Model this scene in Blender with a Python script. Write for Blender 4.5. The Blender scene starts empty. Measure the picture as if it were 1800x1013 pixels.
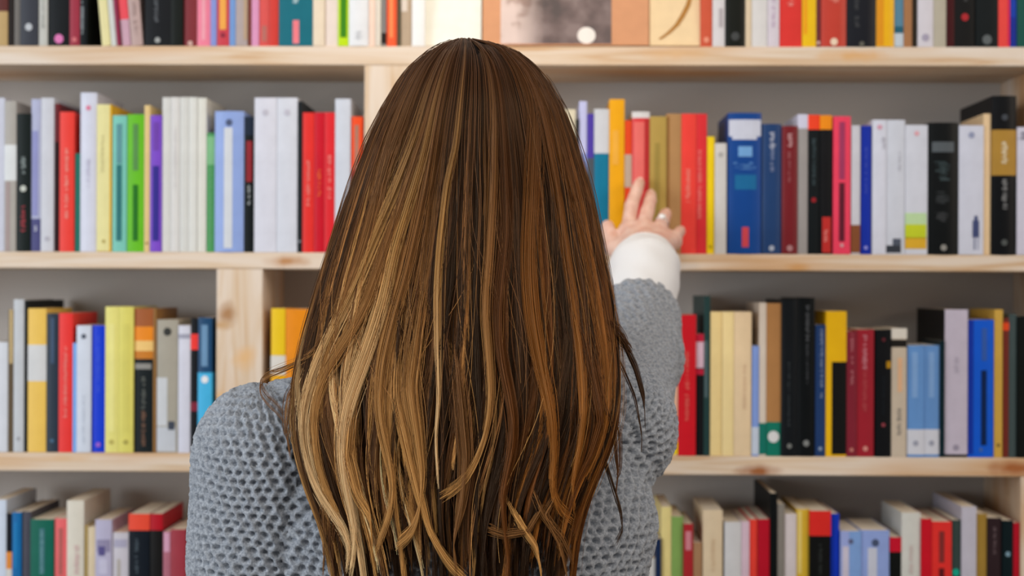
import bpy, math, random
import numpy as np
from mathutils import Matrix, Vector

random.seed(7)
rng = np.random.default_rng(11)
S = bpy.context.scene
C = S.collection

# ------------------------------------------------------------------ camera
F = 2880.0
CX, CY, CZ = 0.0, -2.24, 1.43
YAW, ROLL = math.atan2(50, F), 0.0039
fwd = np.array([-math.sin(YAW), math.cos(YAW), 0.0])
r0 = np.array([math.cos(YAW), math.sin(YAW), 0.0]); u0 = np.array([0, 0, 1.0])
RT = r0 * math.cos(ROLL) + u0 * math.sin(ROLL)
UP = -r0 * math.sin(ROLL) + u0 * math.cos(ROLL)
cam_d = bpy.data.cameras.new('camera'); cam = bpy.data.objects.new('camera', cam_d); C.objects.link(cam)
cam_d.sensor_width = 36; cam_d.lens = F / 1800 * 36
M = Matrix.Identity(4)
for i in range(3):
    M[i][0] = RT[i]; M[i][1] = UP[i]; M[i][2] = -fwd[i]; M[i][3] = (CX, CY, CZ)[i]
cam.matrix_world = M
cam_d.dof.use_dof = True; cam_d.dof.focus_distance = 1.41; cam_d.dof.aperture_fstop = 6.0
cam_d.clip_start = 0.05
S.camera = cam

# ------------------------------------------------------------------ world, lights, exposure
S.view_settings.view_transform = 'Standard'; S.view_settings.look = 'None'
S.view_settings.gamma = 1; S.view_settings.use_curve_mapping = False
S.view_settings.exposure = 0.0
w = bpy.data.worlds.new('world'); S.world = w; w.use_nodes = True
w.node_tree.nodes['Background'].inputs[0].default_value = (0.93, 0.95, 1.0, 1)
w.node_tree.nodes['Background'].inputs[1].default_value = 0.24

def area(name, loc, target, size, power, col):
    l = bpy.data.lights.new(name, 'AREA'); l.shape = 'RECTANGLE'; l.size, l.size_y = size
    l.energy = power; l.color = col
    o = bpy.data.objects.new(name, l); C.objects.link(o); o.location = loc
    o.rotation_euler = (Vector(target) - Vector(loc)).to_track_quat('-Z', 'Y').to_euler()
    return o
area('window_light', (-2.7, -2.6, 1.75), (0, -0.2, 1.4), (1.8, 1.8), 74, (0.86, 0.93, 1.0))
area('ceiling_light', (0.2, -2.3, 3.1), (0.1, 0.0, 1.4), (2.6, 1.6), 32, (1.0, 0.95, 0.88))
area('side_light', (2.6, -1.9, 2.3), (0.2, -0.2, 1.4), (1.0, 1.0), 24, (1.0, 0.84, 0.68))
sp = bpy.data.lights.new('shelf_spot', 'SPOT'); sp.energy = 7; sp.color = (1.0, 0.80, 0.56)
sp.spot_size = math.radians(96); sp.spot_blend = 1.0; sp.shadow_soft_size = 0.05
so = bpy.data.objects.new('shelf_spot', sp); C.objects.link(so); so.location = (-0.10, -0.36, 2.25)
so.rotation_euler = (Vector((-0.10, -0.12, 1.75)) - so.location).to_track_quat('-Z', 'Y').to_euler()

# ------------------------------------------------------------------ helpers
def unproj(px, py, Y):
    d = fwd + RT * (px - 900) / F + UP * (506.5 - py) / F
    t = (Y - CY) / d[1]
    return np.array([CX, CY, CZ]) + d * t

def lin(c):
    if isinstance(c, str):
        c = [int(c[i:i+2], 16) for i in (0, 2, 4)]
    return [((v/255)/12.92 if v/255 <= 0.04045 else ((v/255+0.055)/1.055)**2.4) for v in c]

_m = {}
def mat(hexc, rough=0.5, gain=1.03, spec=0.22):
    """plain printed or cloth-covered surface with fine wear"""
    k = (hexc, rough, gain)
    if k in _m: return _m[k]
    m = bpy.data.materials.new('cover_' + hexc); m.use_nodes = True
    nt = m.node_tree; b = nt.nodes['Principled BSDF']
    c_ = lin(hexc); Y_ = .3 * c_[0] + .6 * c_[1] + .1 * c_[2]
    if Y_ < .03: gain *= .65; spec *= .6
    col = [min(0.86, max(.001, (Y_ + (v - Y_) * 1.07) * gain)) for v in c_]
    m_spec = spec
    n = nt.nodes.new('ShaderNodeTexNoise'); n.inputs['Scale'].default_value = 60; n.inputs['Detail'].default_value = 4
    tc = nt.nodes.new('ShaderNodeTexCoord'); nt.links.new(tc.outputs['Object'], n.inputs['Vector'])
    mx = nt.nodes.new('ShaderNodeMix'); mx.data_type = 'RGBA'
    mx.inputs[6].default_value = [v * 0.90 for v in col] + [1]; mx.inputs[7].default_value = [min(.88, v * 1.08 + .002) for v in col] + [1]
    nt.links.new(n.outputs['Fac'], mx.inputs[0]); nt.links.new(mx.outputs[2], b.inputs['Base Color'])
    b.inputs['Roughness'].default_value = rough; b.inputs['Specular IOR Level'].default_value = m_spec
    _m[k] = m
    return m

def ramp(nt, stops):
    r = nt.nodes.new('ShaderNodeValToRGB'); e = r.color_ramp.elements
    while len(e) < len(stops): e.new(0.5)
    for el, (p, c) in zip(e, stops): el.position = p; el.color = list(lin(c)) + [1]
    return r

def pine(name, axis, knots=()):
    m = bpy.data.materials.new(name); m.use_nodes = True
    nt = m.node_tree; N = nt.nodes.new; L = nt.links.new; b = nt.nodes['Principled BSDF']
    tc = N('ShaderNodeTexCoord')
    mp = N('ShaderNodeMapping'); mp.inputs['Scale'].default_value = (1.2, 14, 22) if axis == 'x' else (16, 14, 1.6)
    L(tc.outputs['Object'], mp.inputs[0])
    n = N('ShaderNodeTexNoise'); n.inputs['Scale'].default_value = 2.4; n.inputs['Detail'].default_value = 6; n.inputs['Distortion'].default_value = 1.3
    L(mp.outputs[0], n.inputs['Vector'])
    r = ramp(nt, [(0.28, 'caa27a'), (0.40, 'd6bb9c'), (0.55, 'dfccb8'), (0.75, 'e4d6c8')]); L(n.outputs['Fac'], r.inputs[0])
    n2 = N('ShaderNodeTexNoise'); n2.inputs['Scale'].default_value = 3.0; n2.inputs['Detail'].default_value = 2
    mp2 = N('ShaderNodeMapping'); mp2.inputs['Scale'].default_value = (0.8, 2, 4) if axis == 'x' else (2, 2, 1)
    L(tc.outputs['Object'], mp2.inputs[0]); L(mp2.outputs[0], n2.inputs['Vector'])
    mr = N('ShaderNodeMapRange'); mr.inputs[1].default_value = 0.52; mr.inputs[2].default_value = 0.72; L(n2.outputs['Fac'], mr.inputs[0])
    mx = N('ShaderNodeMix'); mx.data_type = 'RGBA'; mx.blend_type = 'MULTIPLY'; mx.inputs[7].default_value = list(lin('f3cf9f')) + [1]
    L(mr.outputs[0], mx.inputs[0]); L(r.outputs[0], mx.inputs[6])
    last = mx.outputs[2]
    for (kx, kz, sx, sz, c) in knots:
        s = N('ShaderNodeVectorMath'); s.operation = 'SUBTRACT'; L(tc.outputs['Object'], s.inputs[0]); s.inputs[1].default_value = (kx, 0, kz)
        q = N('ShaderNodeVectorMath'); q.operation = 'MULTIPLY'; L(s.outputs[0], q.inputs[0]); q.inputs[1].default_value = (1/sx, 0, 1/sz)
        nn = N('ShaderNodeTexNoise'); nn.inputs['Scale'].default_value = 45; L(tc.outputs['Object'], nn.inputs['Vector'])
        ln = N('ShaderNodeVectorMath'); ln.operation = 'LENGTH'; L(q.outputs[0], ln.inputs[0])
        ad = N('ShaderNodeMath'); ad.operation = 'MULTIPLY_ADD'; ad.inputs[1].default_value = 0.9; L(nn.outputs['Fac'], ad.inputs[0]); L(ln.outputs['Value'], ad.inputs[2])
        m2 = N('ShaderNodeMapRange'); m2.inputs[1].default_value = 0.6; m2.inputs[2].default_value = 1.5; m2.inputs[3].default_value = 1; m2.inputs[4].default_value = 0
        L(ad.outputs[0], m2.inputs[0])
        mk = N('ShaderNodeMix'); mk.data_type = 'RGBA'; mk.inputs[7].default_value = list(lin(c)) + [1]
        L(m2.outputs[0], mk.inputs[0]); L(last, mk.inputs[6]); last = mk.outputs[2]
    L(last, b.inputs['Base Color'])
    b.inputs['Roughness'].default_value = 0.6
    bp = N('ShaderNodeBump'); bp.inputs['Strength'].default_value = 0.15; L(n.outputs['Fac'], bp.inputs['Height']); L(bp.outputs[0], b.inputs['Normal'])
    return m

def mesh_obj(name, verts, faces, m, parent=None, smooth=False):
    me = bpy.data.meshes.new(name); me.from_pydata([tuple(map(float, v)) for v in verts], [], faces)
    me.materials.append(m)
    if smooth:
        me.polygons.foreach_set('use_smooth', [True] * len(me.polygons))
    me.update()
    o = bpy.data.objects.new(name, me); C.objects.link(o); o.parent = parent
    return o

def box_vf(x0, x1, y0, y1, z0, z1, b=0.0):
    """box with chamfered edges when b > 0"""
    if b <= 0:
        v = [(x, y, z) for x in (x0, x1) for y in (y0, y1) for z in (z0, z1)]
        return v, [(0, 1, 3, 2), (4, 6, 7, 5), (0, 4, 5, 1), (2, 3, 7, 6), (0, 2, 6, 4), (1, 5, 7, 3)]
    import bmesh
    bm = bmesh.new(); v, f = box_vf(x0, x1, y0, y1, z0, z1)
    bv = [bm.verts.new(p) for p in v]
    for q in f: bm.faces.new([bv[i] for i in q])
    bmesh.ops.bevel(bm, geom=bm.edges[:], offset=b, segments=2, affect='EDGES', profile=0.5)
    bm.verts.index_update()
    V = [tuple(p.co) for p in bm.verts]; Fc = [tuple(p.index for p in q.verts) for q in bm.faces]
    bm.free(); return V, Fc

def empty(name, loc, label=None, cat=None, group=None):
    o = bpy.data.objects.new(name, None); C.objects.link(o); o.location = loc; o.empty_display_size = 0.05
    if label: o['label'] = label
    if cat: o['category'] = cat
    if group: o['group'] = group
    return o

# ------------------------------------------------------------------ room shell
def shell_mat(name, c1, c2, scale, rough=0.85):
    m = bpy.data.materials.new(name); m.use_nodes = True; nt = m.node_tree
    n = nt.nodes.new('ShaderNodeTexNoise'); n.inputs['Scale'].default_value = scale; n.inputs['Detail'].default_value = 5
    r = ramp(nt, [(0.3, c1), (0.7, c2)]); nt.links.new(n.outputs['Fac'], r.inputs[0])
    nt.links.new(r.outputs[0], nt.nodes['Principled BSDF'].inputs['Base Color'])
    nt.nodes['Principled BSDF'].inputs['Roughness'].default_value = rough
    return m
SD = 0.187   # depth of the shelves
o = mesh_obj('wall_back', *box_vf(-2.6, 2.6, SD, SD + 0.12, 0, 3.0), shell_mat('wall_paint', 'b9b2ab', 'c3bcb5', 5)); o['kind'] = 'structure'
o = mesh_obj('floor', *box_vf(-2.6, 2.6, -4.5, SD + 0.12, -0.1, 0), shell_mat('floor_concrete', '8f8a84', '9c968e', 3)); o['kind'] = 'structure'

# ------------------------------------------------------------------ bookcase
bc = empty('bookcase', (0, 0, 0), 'pale pine bookcase with staggered thick uprights, holding all the books', 'bookcase')
zt = [unproj(900, y, 0)[2] for y in (81.5, 445.5, 800.5)]           # tops of the three boards in view
pitch = (zt[0] - zt[2]) / 2
ZS = {1: zt[0], 2: zt[1], 3: zt[2], 4: zt[2] - pitch}
knots_s2 = [(unproj(505, 458, 0)[0], ZS[2] - .012, .035, .009, 'b9824f'), (unproj(1400, 465, 0)[0], ZS[2] - .018, .02, .008, 'd09a5f')]
knots_s3 = [(unproj(1330, 826, 0)[0], ZS[3] - .020, .035, .010, '9a5a28'), (unproj(1790, 826, 0)[0], ZS[3] - .014, .05, .012, 'a9622c'), (unproj(110, 806, 0)[0], ZS[3] - .008, .05, .006, 'd9b48c')]
knots_s1 = [(unproj(1190, 100, 0)[0], ZS[1] - .010, .05, .01, 'd8b083'), (unproj(1500, 102, 0)[0], ZS[1] - .012, .06, .01, 'd9a870')]
k = 0
zz = [(ZS[1], .026, knots_s1), (ZS[2], .0225, knots_s2), (ZS[3], .0255, knots_s3), (ZS[4], .025, ())]
zz += [(ZS[1] + pitch, .025, ())] + [(ZS[4] - pitch * i, .025, ()) for i in (1, 2, 3)] + [(ZS[1] + 2 * pitch, .025, ())]
for (z, t, kn) in zz:
    mesh_obj('shelf_board', *box_vf(-1.55, 1.55, 0, SD, z - t, z, 0.0015), pine('pine_board_%d' % k, 'x', kn), bc); k += 1
ub = pine('pine_upright', 'z')
un3 = pine('pine_upright_knotty', 'z', [(unproj(400, 552, 0)[0], unproj(400, 552, 0)[2], .017, .020, 'ab7d50'),
      (unproj(388, 572, 0)[0], unproj(388, 572, 0)[2], .02, .008, 'c79f72'), (unproj(430, 630, 0)[0], unproj(430, 630, 0)[2], .02, .022, 'e0b47f'), (unproj(385, 700, 0)[0], unproj(385, 700, 0)[2], .01, .012, 'e0b47f')])
def upright(z0, z1, xa, xb, m):
    mesh_obj('upright', *box_vf(xa, xb, 0.0005, SD, z0 + 0.0002, z1 - 0.0002, 0.0012), m, bc)
def ux(a, b, y): return unproj(a, y, 0)[0], unproj(b, y, 0)[0]
a, b = ux(640, 722, 280); upright(ZS[2], ZS[1] - .026, a, b, ub)
a, b = ux(1826, 1906, 280); upright(ZS[2], ZS[1] - .026, a, b, ub)
a, b = ux(380, 461, 640); upright(ZS[3], ZS[2] - .0225, a, b, un3)
a, b = ux(1850, 1930, 640); upright(ZS[3], ZS[2] - .0225, a, b, ub)
a, b = ux(1794, 1874, 940); upright(ZS[4], ZS[3] - .0255, a, b, ub)
a, b = ux(600, 682, 940); upright(ZS[4], ZS[3] - .0255, a, b, ub)
a, b = ux(-330, -250, 100)
for (z0, z1) in ((ZS[1], ZS[1] + pitch - .025), (ZS[1] + pitch, ZS[1] + 2 * pitch - .025), (ZS[4] - pitch, ZS[4] - .025), (ZS[4] - 2 * pitch, ZS[4] - pitch - .025), (ZS[4] - 3 * pitch, ZS[4] - 2 * pitch - .025), (0, ZS[4] - 3 * pitch - .025)):
    upright(z0, z1, -1.06, -1.0, ub); upright(z0, z1, 0.88, 0.94, ub)
for z0, z1 in ((ZS[2], ZS[1] - .026), (ZS[3], ZS[2] - .0225), (ZS[4], ZS[3] - .0255)):
    upright(z0, z1, -1.06, -1.0, ub)

# ------------------------------------------------------------------ books
paper = mat('ddd2bf', 0.9, 1.1)
NB = 9
def spine_arc(W, bulge, off=0.0, u0=0.0, u1=1.0, n=NB):
    pts = []
    for i in range(n):
        u = u0 + (u1 - u0) * i / (n - 1)
        x = u * W
        q = 2 * u - 1
        y = -bulge * (1 - abs(q) ** 2.2)
        pts.append((x, y - off))
    return pts

def extrude(loop, z0, z1):
    n = len(loop)
    v = [(x, y, z0) for x, y in loop] + [(x, y, z1) for x, y in loop]
    f = [(i, (i + 1) % n, n + (i + 1) % n, n + i) for i in range(n)]
    return v, f, n

def u_shell(W, D, H, t, bulge, name, m, parent, z0=0.0, off=0.0, depth=None):
    """spine and two boards: U-shaped solid; off > 0 wraps round the first"""
    D2 = depth if depth else D
    outer = [(-off, D2)] + [(x + (off if i == NB - 1 else (-off if i == 0 else 0)), y) for i, (x, y) in enumerate(spine_arc(W, bulge, off))] + [(W + off, D2)]
    inner = [(t, D2)] + [(t + (W - 2 * t) * i / (NB - 1), t - bulge * 0.6 * (1 - abs(2 * i / (NB - 1) - 1) ** 2.2)) for i in range(NB)] + [(W - t, D2)]
    loop = outer + inner[::-1]
    v, f, n = extrude(loop, z0, z0 + H)
    k = len(outer)
    for i in range(k - 1):
        a, b_, c, d = i, i + 1, n - 2 - i, n - 1 - i
        f.append((d, c, b_, a)); f.append((n + a, n + b_, n + c, n + d))
    return mesh_obj(name, v, f, m, parent)

def patch(W, bulge, u0, u1, z0, z1, m, parent, name, off=0.0004):
    a = spine_arc(W, bulge, off, u0, u1, 5); b_ = spine_arc(W, bulge, 0.00002, u0, u1, 5)
    loop = a + b_[::-1]
    v, f, n = extrude(loop, z0, z1)
    f.append(tuple(range(n))[::-1]); f.append(tuple(range(n, 2 * n)))
    return mesh_obj(name, v, f, m, parent)

def spine_y(W, bulge, x): return -bulge * (1 - abs(2 * x / W - 1) ** 2.2)

def title(W, bulge, uc, uw, z0, z1, m, parent, cross=False):
    """small printed strokes running up the spine, as unreadable here as in the photograph"""
    v, f = [], []
    z = z0
    st = uw * W
    while z < z1:
        h = random.uniform(.0012, .0028)
        if random.random() < 0.86:
            for s in range(2):
                a = random.uniform(0, .45); b_ = random.uniform(.6, 1)
                xa = uc * W - st / 2 + st * a; xb = uc * W - st / 2 + st * b_
                zz0 = z + s * h * .5; zz1 = zz0 + h * .38
                ya = spine_y(W, bulge, xa) - .0007; yb = spine_y(W, bulge, xb) - .0007
                i = len(v)
                v += [(xa, ya, zz0), (xb, yb, zz0), (xb, yb, zz1), (xa, ya, zz1)]; f.append((i, i + 1, i + 2, i + 3))
        z += h + .0006
    if f: mesh_obj('title', v, f, m, parent)

def emblem(W, bulge, z, r, m, parent, uc=.5):
    n = 14; x0 = uc * W; r *= .82
    pts = [(x0 + math.cos(2 * math.pi * i / n) * r, z + math.sin(2 * math.pi * i / n) * r * 1.05) for i in range(n)]
    v = [(x, spine_y(W, bulge, x) - .0008, z_) for x, z_ in pts] + [(x, spine_y(W, bulge, x) - .0001, z_) for x, z_ in pts]
    f = [tuple(range(n))[::-1]] + [(i, (i + 1) % n, n + (i + 1) % n, n + i) for i in range(n)]
    mesh_obj('emblem', v, f, m, parent)

SHELF = {1: 'top shelf', 2: 'second shelf', 3: 'third shelf', 4: 'bottom shelf'}
YB = {1: 81.5, 2: 445.5, 3: 800.5, 4: 1158}
ALL = []
def book(shelf, x0, x1, ytop, color, desc, extras=(), tilt=0.0, gap=False, yoff=None, hard=None, D=None, run=0):
    ym = (max(ytop, -60) + YB[shelf]) / 2
    if shelf == 1: ym = 45
    if shelf == 4: ym = 950
    X0, X1 = unproj(x0, ym, 0)[0], unproj(x1, ym, 0)[0]
    zb = ZS[shelf]
    H = unproj((x0 + x1) / 2, ytop, 0)[2] - zb
    W = X1 - X0 - 0.0005
    yo = random.uniform(.001, .006) if yoff is None else yoff
    hard = (W > .022 and random.random() < .4) if hard is None else hard
    t = .0022 if hard else .0007
    t = min(t, W * .2)
    bulge = min(.0035, W * .10) if hard else min(.0012, W * .06)
    D = D or min(.165, H * .66 + random.uniform(-.006, .006))
    root = empty('book', (X0, yo, zb + .0004))
    root.rotation_euler = (0, -tilt, 0)
    ALL.append(dict(o=root, shelf=shelf, x=x0, desc=desc, gap=gap))
    cm = mat(color, 0.38 if hard else .45)
    u_shell(W, D, H, t, bulge, 'cover', cm, root)
    e = .003 if hard else .0004
    pv, pf = box_vf(t, W - t, t + .0002, D - e, e, H - e)
    mesh_obj('pages', pv, pf, paper, root)
    def Z(y): return min(H, max(0.0, unproj((x0 + x1) / 2, y, 0)[2] - zb))
    for ex in extras:
        k = ex[0]
        if k == 'T':
            uc = ex[4] if len(ex) > 4 else .5; uw = ex[5] if len(ex) > 5 else .42
            title(W, bulge, uc, uw, Z(ex[2]), Z(ex[1]), mat(ex[3]), root)
        elif k == 'P':
            patch(W, bulge, ex[1], ex[2], Z(ex[4]), Z(ex[3]), mat(ex[5]), root, 'spine_panel', .0004 if len(ex) < 7 else .0006)
        elif k == 'B':
            z0, z1 = Z(ex[2]), Z(ex[1])
            u_shell(W, D, z1 - z0, t, bulge, 'cover_band', mat(ex[3]), root, z0, .00022, D * .985)
        elif k == 'E':
            emblem(W, bulge, Z(ex[1]), ex[3] if len(ex) > 3 else min(.006, W * .3), mat(ex[2]), root)
    return root

def row(shelf, items):
    for it in items:
        kw = it[6] if len(it) > 6 else {}
        book(shelf, it[0], it[1], it[2], it[3], it[4], it[5] if len(it) > 5 else (), **kw)

WH = 'cdd0d6'
# ---- top shelf
R1 = [
 (-14, 13, -170, 'b89c6e', 'tan-and-maroon', [('B', -170, 20, '5a2a26')]),
 (13, 24, -150, '2a201c', 'slim dark brown'),
 (24, 35, -178, '6e6964', 'slim beige-grey'),
 (35, 67, -165, '33353d', 'charcoal round-emblem', [('E', 48, 'b9bcc0')]),
 (67, 83, -180, 'bebdb6', 'off-white', [('T', 0, 50, 'a0a09a')]),
 (83, 122, -170, '15191c', 'thick black pink-oval', [('E', 68, 'd77ab0', .0075)]),
 (122, 140, -150, '963040', 'crimson', [('E', 70, 'c96f73', .004)]),
 (140, 153, -115, '0d1519', 'black grey-lettered', [('P', .1, .55, 12, 52, '5c6164'), ('T', 0, 60, '8b9093', .35)]),
]
row(1, R1)
row(1, [
 (178, 194, -130, 'e0d7a3', 'pale yellow tilted', [], dict(tilt=.09)),
 (195, 205, -145, 'd0d2cc', 'grey-white tilted', [], dict(tilt=.09)),
 (205.8, 212, -140, '8e2f4c', 'thin plum tilted', [], dict(tilt=.09)),
 (213, 229, -140, 'c49fae', 'coral-topped tilted', [('B', -140, 34, 'e2535c')], dict(tilt=.09)),
 (230, 251, -125, 'b79e99', 'dusty rose tilted', [('T', 0, 60, 'a58d88')], dict(tilt=.09)),
 (254.5, 300, -175, '1a1c20', 'thick black star-emblem', [('T', -60, 42, '5d6064', .45, .22), ('E', 71, '9d9f9d', .0045)]),
 (300, 322, -165, '161b16', 'greenish black'),
 (322, 346, -150, '7a2c32', 'maroon', [('E', 76, 'c9a9a0', .004)]),
 (346, 370, -145, 'ef8298', 'rose pink', [('P', .35, .6, -100, 70, 'f0a2ae')]),
 (370, 381, -165, '8590cb', 'slim periwinkle'),
 (381, 403, -160, 'c2444f', 'red orange-panelled', [('P', .22, .75, -120, 52, 'efa556'), ('E', 62, '87283a', .004)]),
 (403, 414, -160, '7294c9', 'slim sky blue'),
 (414, 435, -170, 'a99c9b', 'taupe', [('P', .7, .98, -100, 70, 'b39a80')]),
 (435, 442, -150, '8a4a40', 'thin russet'),
 (442, 455, -155, 'd193b6', 'slim lilac-pink'),
 (455, 472, -160, 'cd5552', 'dull red', [('P', .3, .8, 45, 72, 'ad6a62')]),
 (472, 490, -165, 'c63f38', 'brick red'),
 (490, 550, -175, '006474', 'thick teal', [('P', .42, .6, 36, 77, 'e27c85'), ('T', -70, 6, 'c5dbdf', .5, .2)], dict(hard=False)),
 (550, 571, -160, 'decfba', 'cream'),
 (571, 594, -160, 'ddd0c8', 'pinkish cream'),
 (594, 613, -150, 'b9d92e', 'lime-edged green', [('P', .22, .82, -150, 66, '3a7d12')]),
 (613, 648, -180, 'dcdee2', 'cool white', [('T', 55, 70, 'bfc0c4')]),
 (648, 660, -160, 'f0cdbd', 'slim peach-white'),
 (660, 670, -160, 'd5cdc0', 'slim putty'),
 (670, 679, -150, '7c7876', 'thin grey', [('B', 58, 77, '2b2523')]),
 (679, 698, -165, 'ea5f3e', 'orange-red', [('P', .3, .62, -120, 66, 'f08d5c')]),
 (698, 704, -150, '4a4634', 'thin olive'),
 (704, 724, -170, 'b09c86', 'grey-tan', [('P', .05, .6, -60, 20, 'd5c8bc')]),
 (724, 747, -175, 'f2f3f5', 'bright white'),
 (1232, 1253, -160, 'c4573f', 'terracotta', [('E', 70, 'e0937a', .0045)]),
 (1253, 1275, -150, 'd2ced0', 'silver white', [('P', .5, .85, 15, 48, 'ada6aa')]),
 (1275, 1311, -165, '14170f', 'solid black', [('E', 64, '3d3f3f', .007)]),
 (1311, 1322, -150, 'd7c4a8', 'slim ivory'),
 (1322, 1350, -170, 'd3d0ce', 'plain white'),
 (1350, 1371, -170, 'd0c7cf', 'lilac-white', [('T', -40, 50, 'c0a9bf')]),
 (1371, 1411, -160, 'd23a35', 'bright red', [('T', -80, 10, 'e8938a')]),
 (1411, 1436, -150, 'eabb2f', 'golden yellow', [('P', .1, .35, -100, 60, 'ee9d30')]),
 (1436, 1444, -150, '672a2e', 'thin oxblood', [('E', 75, 'c6a49c', .003)]),
 (1444, 1489, -170, 'ba4033', 'thick rust red', [('T', -90, 8, 'e28a7d'), ('E', 74, 'e6cdb4', .006)]),
 (1489, 1541, -180, '1a1c25', 'thick navy-black', [('T', -60, 48, '3f4042', .33, .2), ('E', 78, '5d5b52', .004)]),
 (1541, 1573, -160, 'f0b01f', 'amber yellow', [('P', 0.02, .4, -160, 80, 'd9900d')]),
 (1573, 1590, -150, '557f96', 'steel blue', [('B', 58, 81, 'bcc6cf'), ('B', 46, 58, '20586c')]),
 (1590, 1605, -155, 'a0714c', 'light brown'),
 (1605, 1614, -140, '33281a', 'thin umber'),
 (1614, 1642, -165, 'cfcad0', 'pearl white', [('E', 66, 'a29bad', .006)]),
 (1642, 1665, -160, 'b1a998', 'stone grey'),
 (1665, 1679, -160, '4c1418', 'slim wine-black'),
 (1679, 1716, -175, '141414', 'black red-emblem', [('E', 30, 'a5272d', .006), ('T', -80, 2, '4c4c4c', .5, .3)]),
 (1716, 1756, -170, '10181a', 'black grey-emblem', [('E', 70, '5a5f60', .0078)]),
 (1756, 1777, -160, 'df4b45', 'coral red', [('P', .8, 1, -160, 80, 'cf1f4f')]),
 (1777, 1789, -150, '0c3aa0', 'slim royal blue', [('B', 30, 81, '06268a')]),
 (1789, 1815, -150, '0f4c41', 'dark green'),
])
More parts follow.
